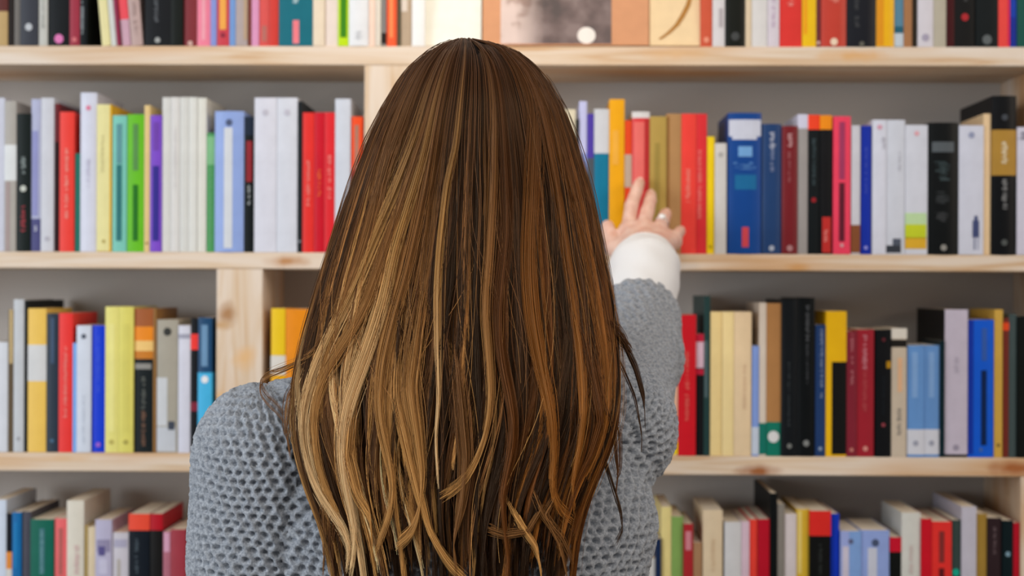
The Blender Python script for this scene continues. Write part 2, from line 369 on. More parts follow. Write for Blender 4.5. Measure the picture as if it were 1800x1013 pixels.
# ---- second shelf
row(2, [
 (-18, 7, 172, 'c9cbd8', 'pale lilac'),
 (7, 28, 178, 'aaa59e', 'grey white-banded', [('B', 255, 318, 'd8dada'), ('P', .1, .5, 320, 442, 'a08f8c')]),
 (28, 53, 200, '17211f', 'black-green', [('T', 276, 306, '8f9997'), ('E', 332, 'c6c9bf', .005), ('T', 365, 408, 'a53c44')]),
 (53, 70, 174, 'aeb1cb', 'lilac-grey', [('P', .1, .75, 230, 380, '8d8fbd'), ('B', 385, 442, '4a4a78'), ('T', 396, 410, 'd7d9e4')]),
 (70, 93.5, 172, 'c8c9d0', 'blue-white', [('E', 420, 'b0aeb8', .004)]),
 (93.5, 104, 182, '5f0f16', 'slim dark maroon', [('P', .1, .9, 250, 442, '2b0c0e')]),
 (104, 130, 197, 'eb473f', 'red pale-titled', [('T', 262, 385, 'f09c8f', .5, .3)]),
 (130, 140, 270, '00685a', 'short dark green'),
 (140, 169.5, 163, 'd0d2e0', 'tall lilac-white', [('E', 190, 'd77b96', .004), ('T', 280, 330, 'bdb9cc', .5, .3)]),
 (169.5, 196, 184, 'e0b23c', 'pale yellow', [('P', 0, .88, 184, 442, 'e0d89e'), ('T', 240, 310, 'c4ba84', .4, .3), ('E', 425, 'b0a05e', .003)]),
 (196, 222, 203, '7cc0b2', 'aqua', [('P', .3, .68, 218, 288, '5c8f93'), ('P', .3, .68, 290, 424, '2a6b6c')], dict(hard=False)),
 (222, 252.5, 201, '68b732', 'lime green', [('P', .35, .66, 218, 300, '578a4b'), ('P', .35, .66, 325, 424, '1f6b18')], dict(hard=False)),
 (252.5, 263, 185, 'dabf88', 'slim buff', [('E', 428, '8f7040', .002)]),
 (263, 284, 203, '784abe', 'purple', [('P', .25, .75, 215, 265, '6a3fa2'), ('P', .22, .78, 292, 424, '2d2484')]),
 (284, 300, 171, 'd0cfcb', 'first ivory-white'),
 (300, 315, 171, 'd4d2cf', 'second ivory-white', [('T', 220, 330, 'c9c5c6', .5, .3)]),
 (315, 331, 171, 'cfcfcb', 'third ivory-white'),
 (331, 346, 171, 'd5d5d0', 'fourth ivory-white'),
 (346, 362, 172, 'd6d5cd', 'fifth ivory-white'),
 (362, 377, 234, '4e935a', 'short green', [('B', 240, 290, '7cb283'), ('T', 300, 425, '77ab7e', .5, .2)]),
 (377, 428.5, 196, '8ea3d6', 'periwinkle white-striped', [('P', .33, .62, 225, 437, 'ccd0d6'), ('E', 216, '4a5470', .0055)], dict(hard=True)),
 (428.5, 446, 205, '131a1c', 'black red-panelled', [('B', 205, 238, '232f42'), ('P', .2, .8, 248, 320, '87232b'), ('T', 326, 360, 'a5a9ab')]),
 (446.5, 486, 172, 'd0d1dc', 'large white', [('E', 198, 'bab8c4', .005)], dict(hard=False)),
 (486, 522.5, 172, 'cdd0da', 'large bluish-white', [('E', 198, 'bbb9c6', .005)], dict(hard=False)),
 (522.5, 531, 178, '22272b', 'thin black', [('E', 425, '8d9096', .002)]),
 (531, 552, 198, 'd93733', 'scarlet', [('T', 280, 362, 'ee9087', .5, .35)]),
 (552, 570, 198, 'c01c2c', 'deep red', [('T', 300, 345, 'e2663d', .5, .5)]),
 (570, 588.5, 198, 'd32f35', 'strawberry red', [('T', 275, 322, 'ea8d86'), ('T', 330, 352, 'ea8d86')]),
 (588.5, 616, 174, 'c8cdd8', 'silvery white'),
 (616.5, 637.5, 205, 'e4512f', 'orange', [('P', .3, .65, 220, 300, 'a67664'), ('B', 300, 445, 'b03a34')]),
 (988, 1012, 192, 'dcd3ba', 'cream'),
 (1012, 1018, 210, '2a2a28', 'thin black'),
 (1018, 1032, 178, 'bdbfe2', 'lilac', [('B', 270, 445, '8f9cd0')]),
 (1032, 1044.5, 200, '4b3a9c', 'violet-and-grey', [('B', 278, 445, '4a525c')]),
 (1044.5, 1071, 192, '007292', 'white-topped teal', [('B', 192, 270, 'c9cbd0')], dict(hard=False)),
 (1071, 1098, 175, 'eca52f', 'tall orange-yellow', [('P', .2, .6, 230, 290, 'e7a94b')]),
 (1098, 1111, 212, 'd8492a', 'orange-red', [('B', 272, 330, 'b8a392')]),
 (1111, 1142, 197, 'cf4244', 'red white-capped', [('B', 197, 208, 'd5d2d2'), ('P', .1, .7, 215, 330, 'dc6c66'), ('P', .72, .98, 210, 440, 'b22f30')], dict(hard=True)),
 (1142, 1172, 205, 'ac9150', 'olive gold', [('P', .3, .6, 252, 400, '968144')]),
 (1172, 1198, 200, 'a98157', 'tan brown', [('P', .05, .2, 205, 440, '8f6637')]),
 (1198, 1225, 200, 'e0463e', 'poppy red', [('T', 300, 356, 'f0897c', .45, .4)]),
 (1225, 1243.5, 200, 'cf3338', 'cherry red', [('T', 262, 385, 'e07b72', .3, .5)]),
 (1243.5, 1257, 240, 'eec70a', 'short yellow', [('E', 434, 'b89b0a', .003)]),
 (1257, 1278, 252, 'c9c6c3', 'short grey-white', [('E', 272, 'a8a5a3', .004)]),
 (1280, 1339, 199, '0a3f84', 'thick blue', [('P', .02, .98, 211, 240, 'c3c6d4'), ('P', .12, .86, 240, 246, 'c3c6d4'), ('P', .3, .72, 258, 276, '6f9ccb'), ('T', 286, 302, '5b87bd', .5, .75), ('P', .2, .85, 308, 334, '18608f'), ('P', .42, .62, 400, 435, 'c4464f')], dict(hard=True)),
 (1340, 1375, 218, '1d3a66', 'navy blue', [('T', 230, 262, 'b8bccb', .52, .4), ('T', 266, 302, '7c86a3', .5, .25), ('E', 437, 'a3aab8', .0045)], dict(hard=True)),
 (1375, 1403, 222, '6e1b21', 'burgundy', [('T', 235, 265, 'c69a9c', .5, .4), ('T', 266, 322, '96575a', .45, .25), ('E', 437, 'a67a7c', .005)], dict(hard=True)),
 (1403, 1421, 201, '96918f', 'grey lilac-capped', [('B', 201, 226, 'c9c8da')]),
 (1421, 1442, 202, '10171a', 'black red-capped', [('B', 202, 228, 'e6482f'), ('T', 245, 326, '39484c', .5, .35), ('E', 352, '8d1d24', .004)]),
 (1442, 1463, 203, '131316', 'black orange-capped', [('B', 203, 228, 'e88a1e'), ('P', .2, .95, 382, 445, 'b52f2c'), ('T', 398, 425, 'df918a')]),
 (1465, 1496, 205, 'e2465f', 'hot pink', [('P', .33, .66, 215, 316, '99375b'), ('P', .33, .66, 322, 425, '5a1226'), ('E', 432, 'c59aa0', .003)], dict(hard=False)),
 (1497, 1513, 221, 'c6c5cc', 'slim white brown-footed', [('B', 396, 445, '7e4a2c')]),
 (1514, 1533, 221, '0b2a9a', 'ultramarine', [('T', 250, 340, '4555b5', .5, .3), ('E', 436, '8e8fd0', .003)]),
 (1534, 1559, 211, 'd0d2de', 'lilac-tinted white', [('E', 224, 'd09cae', .004), ('T', 240, 262, 'b1b0bb', .8, .3)], dict(hard=False)),
 (1559, 1592, 211, 'c9ccd6', 'dark-footed white', [('T', 270, 300, 'b5b5be', .7, .2), ('P', 0, .8, 432, 445, '30343c'), ('P', .35, .8, 420, 432, '4c5260')], dict(hard=False)),
 (1592, 1632, 220, 'ccced8', 'white flower-footed', [('E', 235, 'd9a5ad', .004), ('P', .0, .95, 375, 395, 'b9d3a4', 1), ('P', .0, .95, 395, 420, 'bfca3f', 1), ('P', 0, .95, 418, 438, 'd5a83e', 1)], dict(hard=False)),
 (1633, 1685, 216, '0d1112', 'thick black grey-titled', [('P', .1, .85, 250, 268, '50565a'), ('T', 285, 318, '3c4a4c', .45, .6), ('T', 338, 362, '34383a', .45, .5), ('T', 374, 390, '3a3c3e', .45, .5), ('E', 436, '8c8a85', .005)], dict(hard=True)),
 (1686, 1730, 221, 'cbcdda', 'white dark-figured', [('E', 238, '9096b0', .005), ('P', .55, .82, 388, 418, '3f4870'), ('P', .62, .76, 380, 390, '3f4870'), ('P', .6, .66, 418, 440, '6d7390'), ('P', .74, .8, 418, 440, '9da2b8')], dict(hard=False)),
 (1730, 1743.5, 200, 'e0c39c', 'pale wood-coloured'),
 (1744, 1787, 169, '0c0e12', 'tall black gold-banded', [('B', 229, 309, 'a8813c'), ('E', 207, '3f434a', .005), ('T', 250, 288, 'e4d9bd', .5, .32), ('T', 315, 368, '8a8a8a', .5, .25), ('E', 427, '4d5150', .005)], dict(hard=True, D=.17)),
 (1788, 1815, 224, 'cbc8d6', 'white faint-titled', [('T', 232, 246, '6f6a78', .4, .8)]),
])
# ---- third shelf
row(3, [
 (-12, 13.5, 602, 'd0d3da', 'short white'),
 (13.5, 23.5, 545, '5a4a34', 'slim brown', [('P', .2, .9, 545, 640, 'b8a278')]),
 (23.5, 42, 527, 'bfc2c6', 'tall silver-grey', [('E', 772, '9a9ba2', .003)]),
 (42, 48, 529, '12181a', 'thin black', [], dict(D=.17)),
 (48, 80.5, 543, 'fac067', 'apricot white-banded', [('B', 607, 671, 'cfcfcf')], dict(hard=False)),
 (80.5, 102, 552, '27323f', 'slate navy', [('P', .35, .65, 560, 640, '3d5069'), ('E', 776, '4a6a85', .003)]),
 (102, 127, 551, 'e23f3c', 'tall red', [('T', 612, 735, 'ef8f86', .5, .3)]),
 (127, 134, 604, '7aa8ee', 'thin light-blue'),
 (134, 160, 573, 'cdd3df', 'frosty white', [('E', 592, '4c5260', .004), ('T', 700, 780, 'bcc2ce', .5, .2)]),
 (160, 184, 573, '1238c8', 'cobalt blue', [('T', 590, 690, '3d5bdc', .5, .3), ('E', 783, '9a62c6', .004)]),
 (184, 208, 540, 'e0d884', 'first pale yellow', [('E', 778, 'b9ad62', .004), ('P', .3, .7, 570, 760, 'e5de92')]),
 (208, 234.5, 540, 'd8cf72', 'second pale yellow', [('E', 778, 'aba055', .004), ('P', .3, .7, 570, 760, 'd2c96e')]),
 (234.5, 268, 543, '1c2426', 'black food-pictured', [('B', 543, 575, '9c5a34'), ('B', 575, 600, 'e58a35'), ('B', 600, 618, 'eec07c'), ('B', 618, 632, 'c27a34'), ('P', 0, .9, 640, 650, '8d8b86'), ('T', 660, 720, '62655f', .5, .3), ('T', 722, 785, '7a5a48', .5, .3)], dict(hard=False)),
 (268, 274, 543, '8a6335', 'thin golden-brown'),
 (274, 312, 563, 'a39d90', 'grey-taupe bird-emblem', [('E', 584, '31312e', .0065), ('P', 0, .5, 665, 750, 'c6c8cb'), ('P', 0, .9, 752, 795, 'c0c3c9'), ('P', .55, .85, 742, 757, '3f4552', 1)], dict(hard=False)),
 (312.5, 334, 573, 'd0d0dc', 'white grey-ringed', [('B', 588, 596, '9c9cac')]),
 (334, 347, 560, '1b1d22', 'black red-flashed', [('B', 588, 616, 'e8403b'), ('B', 708, 724, '7d2436')]),
 (347, 372, 559, '1d4468', 'navy cyan-footed', [('P', .25, .7, 572, 645, '6b8fb0'), ('B', 656, 795, '4fb0dc'), ('E', 668, 'e6e6ee', .006)], dict(hard=False)),
 (475, 501, 543, 'f6aa1c', 'yellow beside the knotty upright', [('P', .05, .98, 543, 626, 'ffc23f', 1), ('B', 626, 660, 'd9d4cb')], dict(hard=False)),
 (501, 549, 544, 'e08a10', 'thick amber', [], dict(hard=False)),
 (1176, 1192, 575, 'e3b79c', 'slim peach', [('B', 778, 800, 'f2cf43')]),
 (1192, 1224, 554, 'c9232c', 'crimson red', [('T', 620, 685, 'de6a60', .5, .3), ('T', 690, 740, 'de6a60', .5, .3)]),
 (1224, 1238, 588, '17161a', 'slim black red-flashed', [('B', 588, 602, 'b5223a'), ('B', 602, 648, 'd3b3c0'), ('B', 650, 660, 'b5223a')]),
 (1238, 1249.5, 521, '1f3a38', 'dark green', [('P', .1, .6, 600, 700, '4d5f61')], dict(D=.165)),
 (1249.5, 1270, 549, 'e8cc92', 'straw yellow', [], dict(hard=False)),
 (1270, 1291, 549, 'ead09a', 'buff yellow', [], dict(hard=False)),
 (1291, 1322, 549, 'dcc3a0', 'wide beige', [('T', 640, 720, 'd0b294', .6, .25)], dict(hard=False)),
 (1322.5, 1335, 609, '7d94cc', 'short soft-blue', [('B', 752, 800, 'bcc4d2')]),
 (1335, 1348, 533, 'cdc0b2', 'slim cream-grey', [('B', 745, 800, '0e6a5c')]),
 (1348, 1374, 534, '0f6d5a', 'brown white-disc', [('B', 534, 743, 'a4764a'), ('E', 769, 'd0cfcf', .0094)], dict(hard=False)),
 (1374, 1403, 527, '15191d', 'tall charcoal-black', [('T', 640, 750, '2f3538', .45, .2), ('E', 785, '70726f', .004)], dict(hard=True, D=.16)),
 (1403, 1433, 524, '0c1012', 'taller jet-black', [('T', 540, 600, '53565a', .55, .3), ('T', 604, 675, '3f4246', .55, .2), ('E', 780, '7b7d7c', .005)], dict(hard=True, D=.16)),
 (1434, 1452.5, 572, '1b3562', 'slim navy', [('T', 582, 700, '8290b0', .6, .4), ('E', 790, '8796ae', .003)]),
 (1452.5, 1489, 548, 'f0b50f', 'yellow-topped black', [('P', .28, 1, 637, 800, '131312')], dict(hard=False)),
 (1489, 1507.5, 583, '7b2230', 'claret', [('T', 590, 680, 'b9737a', .5, .4), ('E', 792, 'c07e74', .003)]),
 (1507.5, 1538, 580, '97232f', 'wide claret', [('T', 590, 650, 'cf8a94', .45, .35), ('T', 655, 725, 'b24c50', .45, .35), ('E', 790, 'd08d84', .004)]),
 (1540, 1567.5, 580, '101216', 'black yellow-specked', [('E', 598, '5c2029', .003), ('P', .7, 1, 636, 648, 'b08424'), ('E', 748, '93404a', .003), ('T', 660, 730, '1f262d', .5, .3)]),
 (1568, 1595, 578, 'c6b8a6', 'beige white-capped', [('B', 578, 596, 'dcd6cc'), ('B', 598, 611, '24201c'), ('P', .4, .7, 630, 690, 'dcb28e'), ('T', 720, 765, '86807a', .5, .35)]),
 (1596, 1625, 608, '6793cc', 'first blue white-footed', [('P', .25, .6, 620, 700, '81a6d6'), ('B', 756, 800, 'd0d2dc'), ('E', 780, '9b9eae', .0045)], dict(hard=False)),
 (1625, 1653, 608, '6791c8', 'second blue white-footed', [('P', .3, .65, 620, 700, '7fa3d2'), ('B', 756, 800, 'd0d2dc'), ('E', 780, '9b9eae', .0045)], dict(hard=False)),
 (1653, 1662, 600, '0a2a34', 'thin dark teal'),
 (1662, 1703, 545, '14161a', 'tall white black-sided', [('P', .0, 1, 545, 800, 'c3bbcb'), ('T', 630, 660, 'afa8b8', .5, .3, ), ('E', 788, '9992a4', .005)], dict(hard=False, D=.165)),
 (1703.5, 1749, 563, '0a5ad0', 'bright blue', [('P', 0, .2, 563, 800, '0532a0'), ('P', .52, .72, 578, 635, '355aa8'), ('P', .5, .72, 652, 784, '0a2a60'), ('E', 792, '4a6aa8', .003)], dict(hard=False)),
 (1749.5, 1765, 545, 'cda653', 'gold', [('E', 784, '8b6f35', .003)]),
 (1765, 1775, 560, '6e2a20', 'slim russet', [('B', 568, 582, 'dc4d2b')]),
 (1775, 1789, 553, '414f50', 'slim grey-green'),
 (1789, 1816, 556, '101613', 'black edge-of-shelf'),
])
# ---- bottom shelf
row(4, [
 (-14, 9.5, 880, 'ccd5e4', 'pale blue-white'),
 (9.5, 20, 904, '0e1220', 'navy orange-banded', [('B', 972, 1002, 'd98a45'), ('B', 1002, 1040, 'd2cdc6')]),
 (20, 37, 902, '0d659f', 'sea blue', [('P', .2, .6, 920, 1000, '1a73ac')]),
 (37, 53, 901, '474651', 'dusky grey'),
 (53, 94.5, 914, '00604f', 'wide green', [('P', .4, .62, 930, 1010, '3f7077'), ('T', 932, 1010, '6c9699', .5, .2)], dict(hard=False)),
 (94.5, 117, 913, 'ee6c6e', 'salmon pink', [('P', .35, .65, 930, 1012, 'b2615d')]),
 (117, 147.5, 881, 'd9d2c4', 'tall cream', [('T', 960, 1010, 'cfadab', .6, .4)], dict(hard=False)),
 (147.5, 153, 925, 'b39a62', 'thin mustard'),
 (153, 166.5, 928, 'd8c7a9', 'slim sand'),
 (166.5, 196, 915, 'b6b1c8', 'lilac dark-patterned', [('P', .1, .9, 950, 972, '8f88a4'), ('P', .2, .6, 962, 978, '544d80', 1), ('P', .25, .75, 985, 1010, 'c4c0d4')], dict(hard=False)),
 (196, 225, 938, 'c6c1c8', 'grey white-panelled', [('P', .1, .9, 950, 964, 'a8a4b8'), ('P', .3, .5, 985, 1030, 'b0a8a0')], dict(hard=False)),
 (225, 262, 905, '141d28', 'black red-capped', [('B', 905, 934, 'f0523f'), ('T', 948, 1010, '4f5b63', .4, .22)], dict(hard=False)),
 (262, 284.5, 905, '1c1a19', 'charcoal dark-red-capped', [('B', 905, 934, 'b01c28')], dict(hard=False)),
 (285.5, 299, 936, 'ad6a79', 'slim mauve', [('P', .1, .9, 938, 972, 'cf9db4')]),
 (299, 326, 932, '9a3a44', 'dull crimson'),
 (1143, 1153, 984, 'd0cdc8', 'slim white'),
 (1153, 1163, 948, '1a2f55', 'slim indigo'),
 (1163, 1181, 893, 'dccb8c', 'pale straw'),
 (1181, 1202, 910, '7f9e58', 'moss green'),
 (1202, 1219, 922, 'a52a2f', 'dark red pink-titled', [('P', .2, .8, 935, 968, 'c88089')]),
 (1219, 1235, 955, 'a17b5b', 'short brown'),
 (1236, 1271, 898, 'd9c4a5', 'wide cream', [('T', 950, 1010, 'd1b796', .5, .3)], dict(hard=False)),
 (1274, 1304, 919, 'cdcbcb', 'chalk white', [], dict(hard=False)),
 (1304, 1318.5, 918, 'd3b8c4', 'slim pinkish-white'),
 (1318.5, 1333, 915, 'e0473c', 'vermilion'),
 (1333, 1354, 914, 'b1122a', 'ruby red'),
 (1354, 1367, 868, '0b0f10', 'tall black', [], dict(D=.17)),
 (1367, 1380, 887, '807a73', 'slim stone-grey'),
 (1380, 1401.5, 905, 'cdc3c4', 'pale rose-grey'),
 (1401.5, 1423.5, 897, 'cdaa42', 'mustard gold', [('P', .1, .4, 900, 1010, 'd9c276')]),
 (1423.5, 1461, 899, '0e0f0e', 'thick black scarlet-capped', [('B', 899, 943, 'd0312c'), ('T', 960, 1010, '2f3331', .5, .2)], dict(hard=False)),
 (1461.5, 1477, 905, '0b33b0', 'royal blue'),
 (1478, 1515, 935, '7fa0d4', 'sky-blue white-striped', [('P', 0, .42, 935, 1158, '98a4d6'), ('P', .1, .4, 962, 1158, 'c6c0d0', 1), ('E', 953, '5a5c7c', .004)], dict(hard=False)),
 (1515, 1565.5, 934, '8fa2d6', 'wide lavender-blue white-striped', [('P', .24, .56, 965, 1158, 'c3c6d4'), ('E', 956, '45506c', .006)], dict(hard=False)),
 (1566, 1586, 946, '0e120f', 'short black red-capped', [('B', 946, 972, 'c01a30')]),
 (1586, 1620, 903, 'cfcfc9', 'bone white', [('T', 960, 1010, 'cdbcb8', .5, .3)], dict(hard=False)),
 (1620, 1639, 913, 'c41f2c', 'carmine'),
 (1639, 1674, 918, 'dd3a36', 'wide red dark-striped', [('P', .35, .62, 935, 990, '7f2d2c'), ('P', .35, .62, 1000, 1080, '5a1018')], dict(hard=False)),
 (1674, 1690.5, 916, '33423f', 'green-grey turquoise-spotted', [('E', 1008, '0aa58c', .006)]),
 (1691, 1718, 892, 'bfbcc9', 'tall lilac-white', [], dict(D=.165)),
 (1718, 1737, 905, '9c7d3c', 'bronze'),
 (1737, 1762, 912, '38272b', 'dark plum', [('T', 930, 975, '6b5a5e', .5, .3)]),
 (1762.5, 1782, 916, '0c2126', 'dark teal', [('E', 975, '7b98a8', .004)]),
 (1782, 1793, 920, 'b0182a', 'slim red'),
])

# face-out books on the top shelf
def photo_mat():
    m = bpy.data.materials.new('printed_photograph'); m.use_nodes = True; nt = m.node_tree; N = nt.nodes.new; L = nt.links.new
    tc = N('ShaderNodeTexCoord'); n = N('ShaderNodeTexNoise'); n.inputs['Scale'].default_value = 26; n.inputs['Detail'].default_value = 3
    L(tc.outputs['Object'], n.inputs['Vector'])
    sx = N('ShaderNodeSeparateXYZ'); L(tc.outputs['Object'], sx.inputs[0])
    mr = N('ShaderNodeMapRange'); mr.inputs[1].default_value = .045; mr.inputs[2].default_value = .085; L(sx.outputs[0], mr.inputs[0])
    r1 = ramp(nt, [(.35, 'a5877b'), (.45, 'd3bdb5'), (.62, 'd9c3bb')]); r2 = ramp(nt, [(.36, '463735'), (.5, '624e4b'), (.64, '7d6a67')])
    L(n.outputs['Fac'], r1.inputs[0]); L(n.outputs['Fac'], r2.inputs[0])
    mx = N('ShaderNodeMix'); mx.data_type = 'RGBA'; L(mr.outputs[0], mx.inputs[0]); L(r1.outputs[0], mx.inputs[6]); L(r2.outputs[0], mx.inputs[7])
    L(mx.outputs[2], nt.nodes['Principled BSDF'].inputs['Base Color']); nt.nodes['Principled BSDF'].inputs['Roughness'].default_value = .4
    return m
def face_out(x0, x1, color, label, y=0.0, th=.014, H=.235):
    X0, X1 = unproj(x0, 50, y)[0], unproj(x1, 50, y)[0]; W = X1 - X0
    root = empty('book', (X0, y, ZS[1] + .0022), label, 'book', 'books on the top shelf')
    root.rotation_euler = (math.radians(-5), 0, 0)
    mesh_obj('cover', *box_vf(0, W, 0, .0015, 0, H, .0004), mat(color), root)
    mesh_obj('back_cover', *box_vf(0, W, th - .0015, th, 0, H, .0004), mat(color), root)
    mesh_obj('pages', *box_vf(.001, W - .001, .0015, th - .0015, .001, H - .001), paper, root)
    return root, W
r, W = face_out(747, 846, 'f6efe0', 'cream book standing face-out next to the orange-brown photograph book, top shelf', .012)
r, W = face_out(848, 1141, 'cb9470', 'wide orange-brown face-out book with an old photograph and white disc on its cover', .004)
pm = photo_mat()
kx = W / 293
v, f = box_vf(32 * kx, 227 * kx, -.0004, 0, .002, .2); mesh_obj('cover_picture', v, f, pm, r)
n = 20; cxx, czz, rr = 183 * kx, .0135, .0125
v = [(cxx + rr * math.cos(6.2832 * i / n), -.0008, czz + rr * .93 * math.sin(6.2832 * i / n)) for i in range(n)] + [(cxx + rr * math.cos(6.2832 * i / n), 0, czz + rr * .93 * math.sin(6.2832 * i / n)) for i in range(n)]
mesh_obj('white_disc', v, [tuple(range(n))[::-1]] + [(i, (i + 1) % n, n + (i + 1) % n, n + i) for i in range(n)], mat('eae0da'), r)
r, W = face_out(1142, 1231, 'e6cba3', 'cream face-out book with a curved brown line across its cover', .006)
kx = W / 89
pts = [(18, 12), (34, 24), (48, 38), (58, 54), (68, 74), (74, 98), (76, 130), (70, 165)]
v, f = [], []
for i, (a, b) in enumerate(pts):
    hw = 2.2 + 1.8 * math.sin(3.14 * i / 7)
    v += [((a - hw) * kx, -.0006, b / 1286), ((a + hw) * kx, -.0006, (b - hw * .6) / 1286)]
for i in range(len(pts) - 1): f.append((2 * i, 2 * i + 1, 2 * i + 3, 2 * i + 2))
mesh_obj('curved_line', v, f, mat('a9773c'), r)

# labels: each book by its look and its two neighbours
for sh in (1, 2, 3, 4):
    bs = sorted([b for b in ALL if b['shelf'] == sh], key=lambda b: b['x'])
    for i, b in enumerate(bs):
        p = bs[i - 1] if i else None; q = bs[i + 1] if i + 1 < len(bs) else None
        if p and b['x'] - p['x'] > 75: p = None
        if q and q['x'] - b['x'] > 75: q = None
        near = ('between the %s and %s ones' % (p['desc'], q['desc'])) if p and q else ('next to the %s one' % (p or q)['desc'])
        o = b['o']; o['label'] = '%s book %s, %s' % (b['desc'], near, SHELF[sh]); o['category'] = 'book'
        o['group'] = 'books on the ' + SHELF[sh]
#PERSON
# ------------------------------------------------------------------ the person, seen from behind
import openvdb
class Field:
    """distance field on a grid; shapes are blended in and the surface is taken out as polygons"""
    def __init__(s, lo, hi, h):
        s.lo = np.array(lo, float); s.h = h
        s.n = [int(math.ceil((hi[i] - lo[i]) / h)) + 1 for i in range(3)]
        s.ax = [(s.lo[i] + h * np.arange(s.n[i])).astype('f4') for i in range(3)]
        s.d = np.full(s.n, 1.0, 'f4')
    def polys(s):
        g = openvdb.FloatGrid(background=1.0); g.copyFromArray(np.ascontiguousarray(s.d))
        p, t, q = g.convertToPolygons(isovalue=0.0, adaptivity=0.0)[:3] if len(g.convertToPolygons(isovalue=0.0)) == 3 else (None, None, None)
        return p * s.h + s.lo, t, q
def cone_sdf(P, a, b, ra, rb, sq=(1, 1, 1)):
    a = np.array(a, 'f4'); b = np.array(b, 'f4'); q = np.array(sq, 'f4')
    x = (P[0] - a[0]) / q[0]; y = (P[1] - a[1]) / q[1]; z = (P[2] - a[2]) / q[2]
    ba = (b - a) / q; L2 = float((ba ** 2).sum()) + 1e-12
    t = np.clip((x * ba[0] + y * ba[1] + z * ba[2]) / L2, 0, 1)
    dx = x - t * ba[0]; dy = y - t * ba[1]; dz = z - t * ba[2]
    return (np.sqrt(dx * dx + dy * dy + dz * dz) - (ra + (rb - ra) * t)) * float(q.min())
def smin(a, b, k):
    if k <= 0: return np.minimum(a, b)
    h = np.clip(.5 + .5 * (b - a) / k, 0, 1)
    return b * (1 - h) + a * h - k * h * (1 - h)
def eval_shapes(P, shapes):
    d = None
    for sh in shapes:
        a, b, ra, rb = sh[:4]; k = sh[4] if len(sh) > 4 else .02; sq = sh[5] if len(sh) > 5 else (1, 1, 1)
        e = cone_sdf(P, a, b, ra, rb, sq)
        d = e if d is None else smin(d, e, k)
    return d
def polys_of(shapes, lo, hi, h, cut=None):
    f = Field(lo, hi, h)
    P = np.meshgrid(*f.ax, indexing='ij', sparse=True)
    f.d = eval_shapes(P, shapes).astype('f4')
    if cut is not None: f.d = cut(P, f.d).astype('f4')
    # keep the surface closed at the border
    for ax in range(3):
        sl = [slice(None)] * 3
        for e in (0, -1):
            sl[ax] = e; f.d[tuple(sl)] = np.maximum(f.d[tuple(sl)], h)
    g = openvdb.FloatGrid(); g.background = 3 * h
    g.copyFromArray(np.clip(f.d, -3 * h, 3 * h).astype('f4'))
    r = g.convertToPolygons(isovalue=0.0)
    p = np.asarray(r[0]); q = np.asarray(r[-1])
    P_ = p * f.h; vol = np.einsum('ij,ij->i', P_[q[:, 0]], np.cross(P_[q[:, 1]], P_[q[:, 2]]) + np.cross(P_[q[:, 2]], P_[q[:, 3]])).sum()
    if vol < 0: q = q[:, ::-1]
    return P_ + f.lo, [tuple(map(int, x)) for x in q]
def surf(name, pts, faces, m, parent, smooth_iter=0, subdiv=0):
    o = mesh_obj(name, pts, faces, m, parent, True)
    return o
def relax(p, faces, it=2, lam=.5):
    q = np.array(faces); n = len(p)
    e = np.concatenate([q[:, [0, 1]], q[:, [1, 2]], q[:, [2, 3]], q[:, [3, 0]]])
    e = np.concatenate([e, e[:, ::-1]])
    cnt = np.bincount(e[:, 0], minlength=n)[:, None].astype(float)
    for _ in range(it):
        s = np.stack([np.bincount(e[:, 0], weights=p[e[:, 1], i], minlength=n) for i in range(3)], 1)
        p = p + lam * (s / np.maximum(cnt, 1) - p)
    return p
def vnormals(p, faces):
    q = np.array(faces)
    n = np.cross(p[q[:, 2]] - p[q[:, 0]], p[q[:, 3]] - p[q[:, 1]])
    N = np.zeros_like(p)
    for j in range(4):
        for i in range(3): N[:, i] += np.bincount(q[:, j], weights=n[:, i], minlength=len(p))
    return N / np.maximum(np.linalg.norm(N, axis=1)[:, None], 1e-12)

def U(px, py, Y): return tuple(unproj(px, py, Y))
person = empty('person', (-.10, -.70, 0), 'person in a chunky grey sweater seen from behind, one hand reaching for the books', 'person')
PO = np.array([-.10, -.70, 0.0])

# joints
SL = U(462, 806, -.745); SR = U(1078, 742, -.655)
EL = (SL[0] - .022, SL[1] + .03, SL[2] - .275); WL = (SL[0] - .02, SL[1] + .10, SL[2] - .50)
ER = U(1114, 632, -.40); WR = U(1134, 468, -.20)
NB_ = ((SL[0] + SR[0]) / 2 + .008, -.705, 1.345)
HC = (U(842, 300, -.72)[0], -.715, 1.535)
# skin
hairless = [
 ((HC[0], HC[1] - .008, HC[2] + .012), (HC[0], HC[1] + .012, HC[2] + .010), .088, .080, .0, (.86, 1.0, 1.08)),
 ((HC[0], HC[1] + .035, HC[2] - .035), (HC[0], HC[1] + .048, HC[2] - .075), .058, .040, .03, (1, 1, 1)),
 ((HC[0], HC[1] + .090, HC[2] + .008), (HC[0], HC[1] + .103, HC[2] - .022), .006, .011, .012),
 ((HC[0] - .016, HC[1] + .088, HC[2] - .052), (HC[0] + .016, HC[1] + .088, HC[2] - .052), .007, .007, .008),
 ((HC[0] - .074, HC[1] + .002, HC[2] + .012), (HC[0] - .070, HC[1] + .006, HC[2] - .025), .013, .008, .006, (.5, 1, 1)),
 ((HC[0] + .074, HC[1] + .002, HC[2] + .012), (HC[0] + .070, HC[1] + .006, HC[2] - .025), .013, .008, .006, (.5, 1, 1)),
 ((HC[0], HC[1] - .010, HC[2] - .06), NB_, .052, .056, .03),
]
T = lambda z: (NB_[0] - .006, -.70, z)
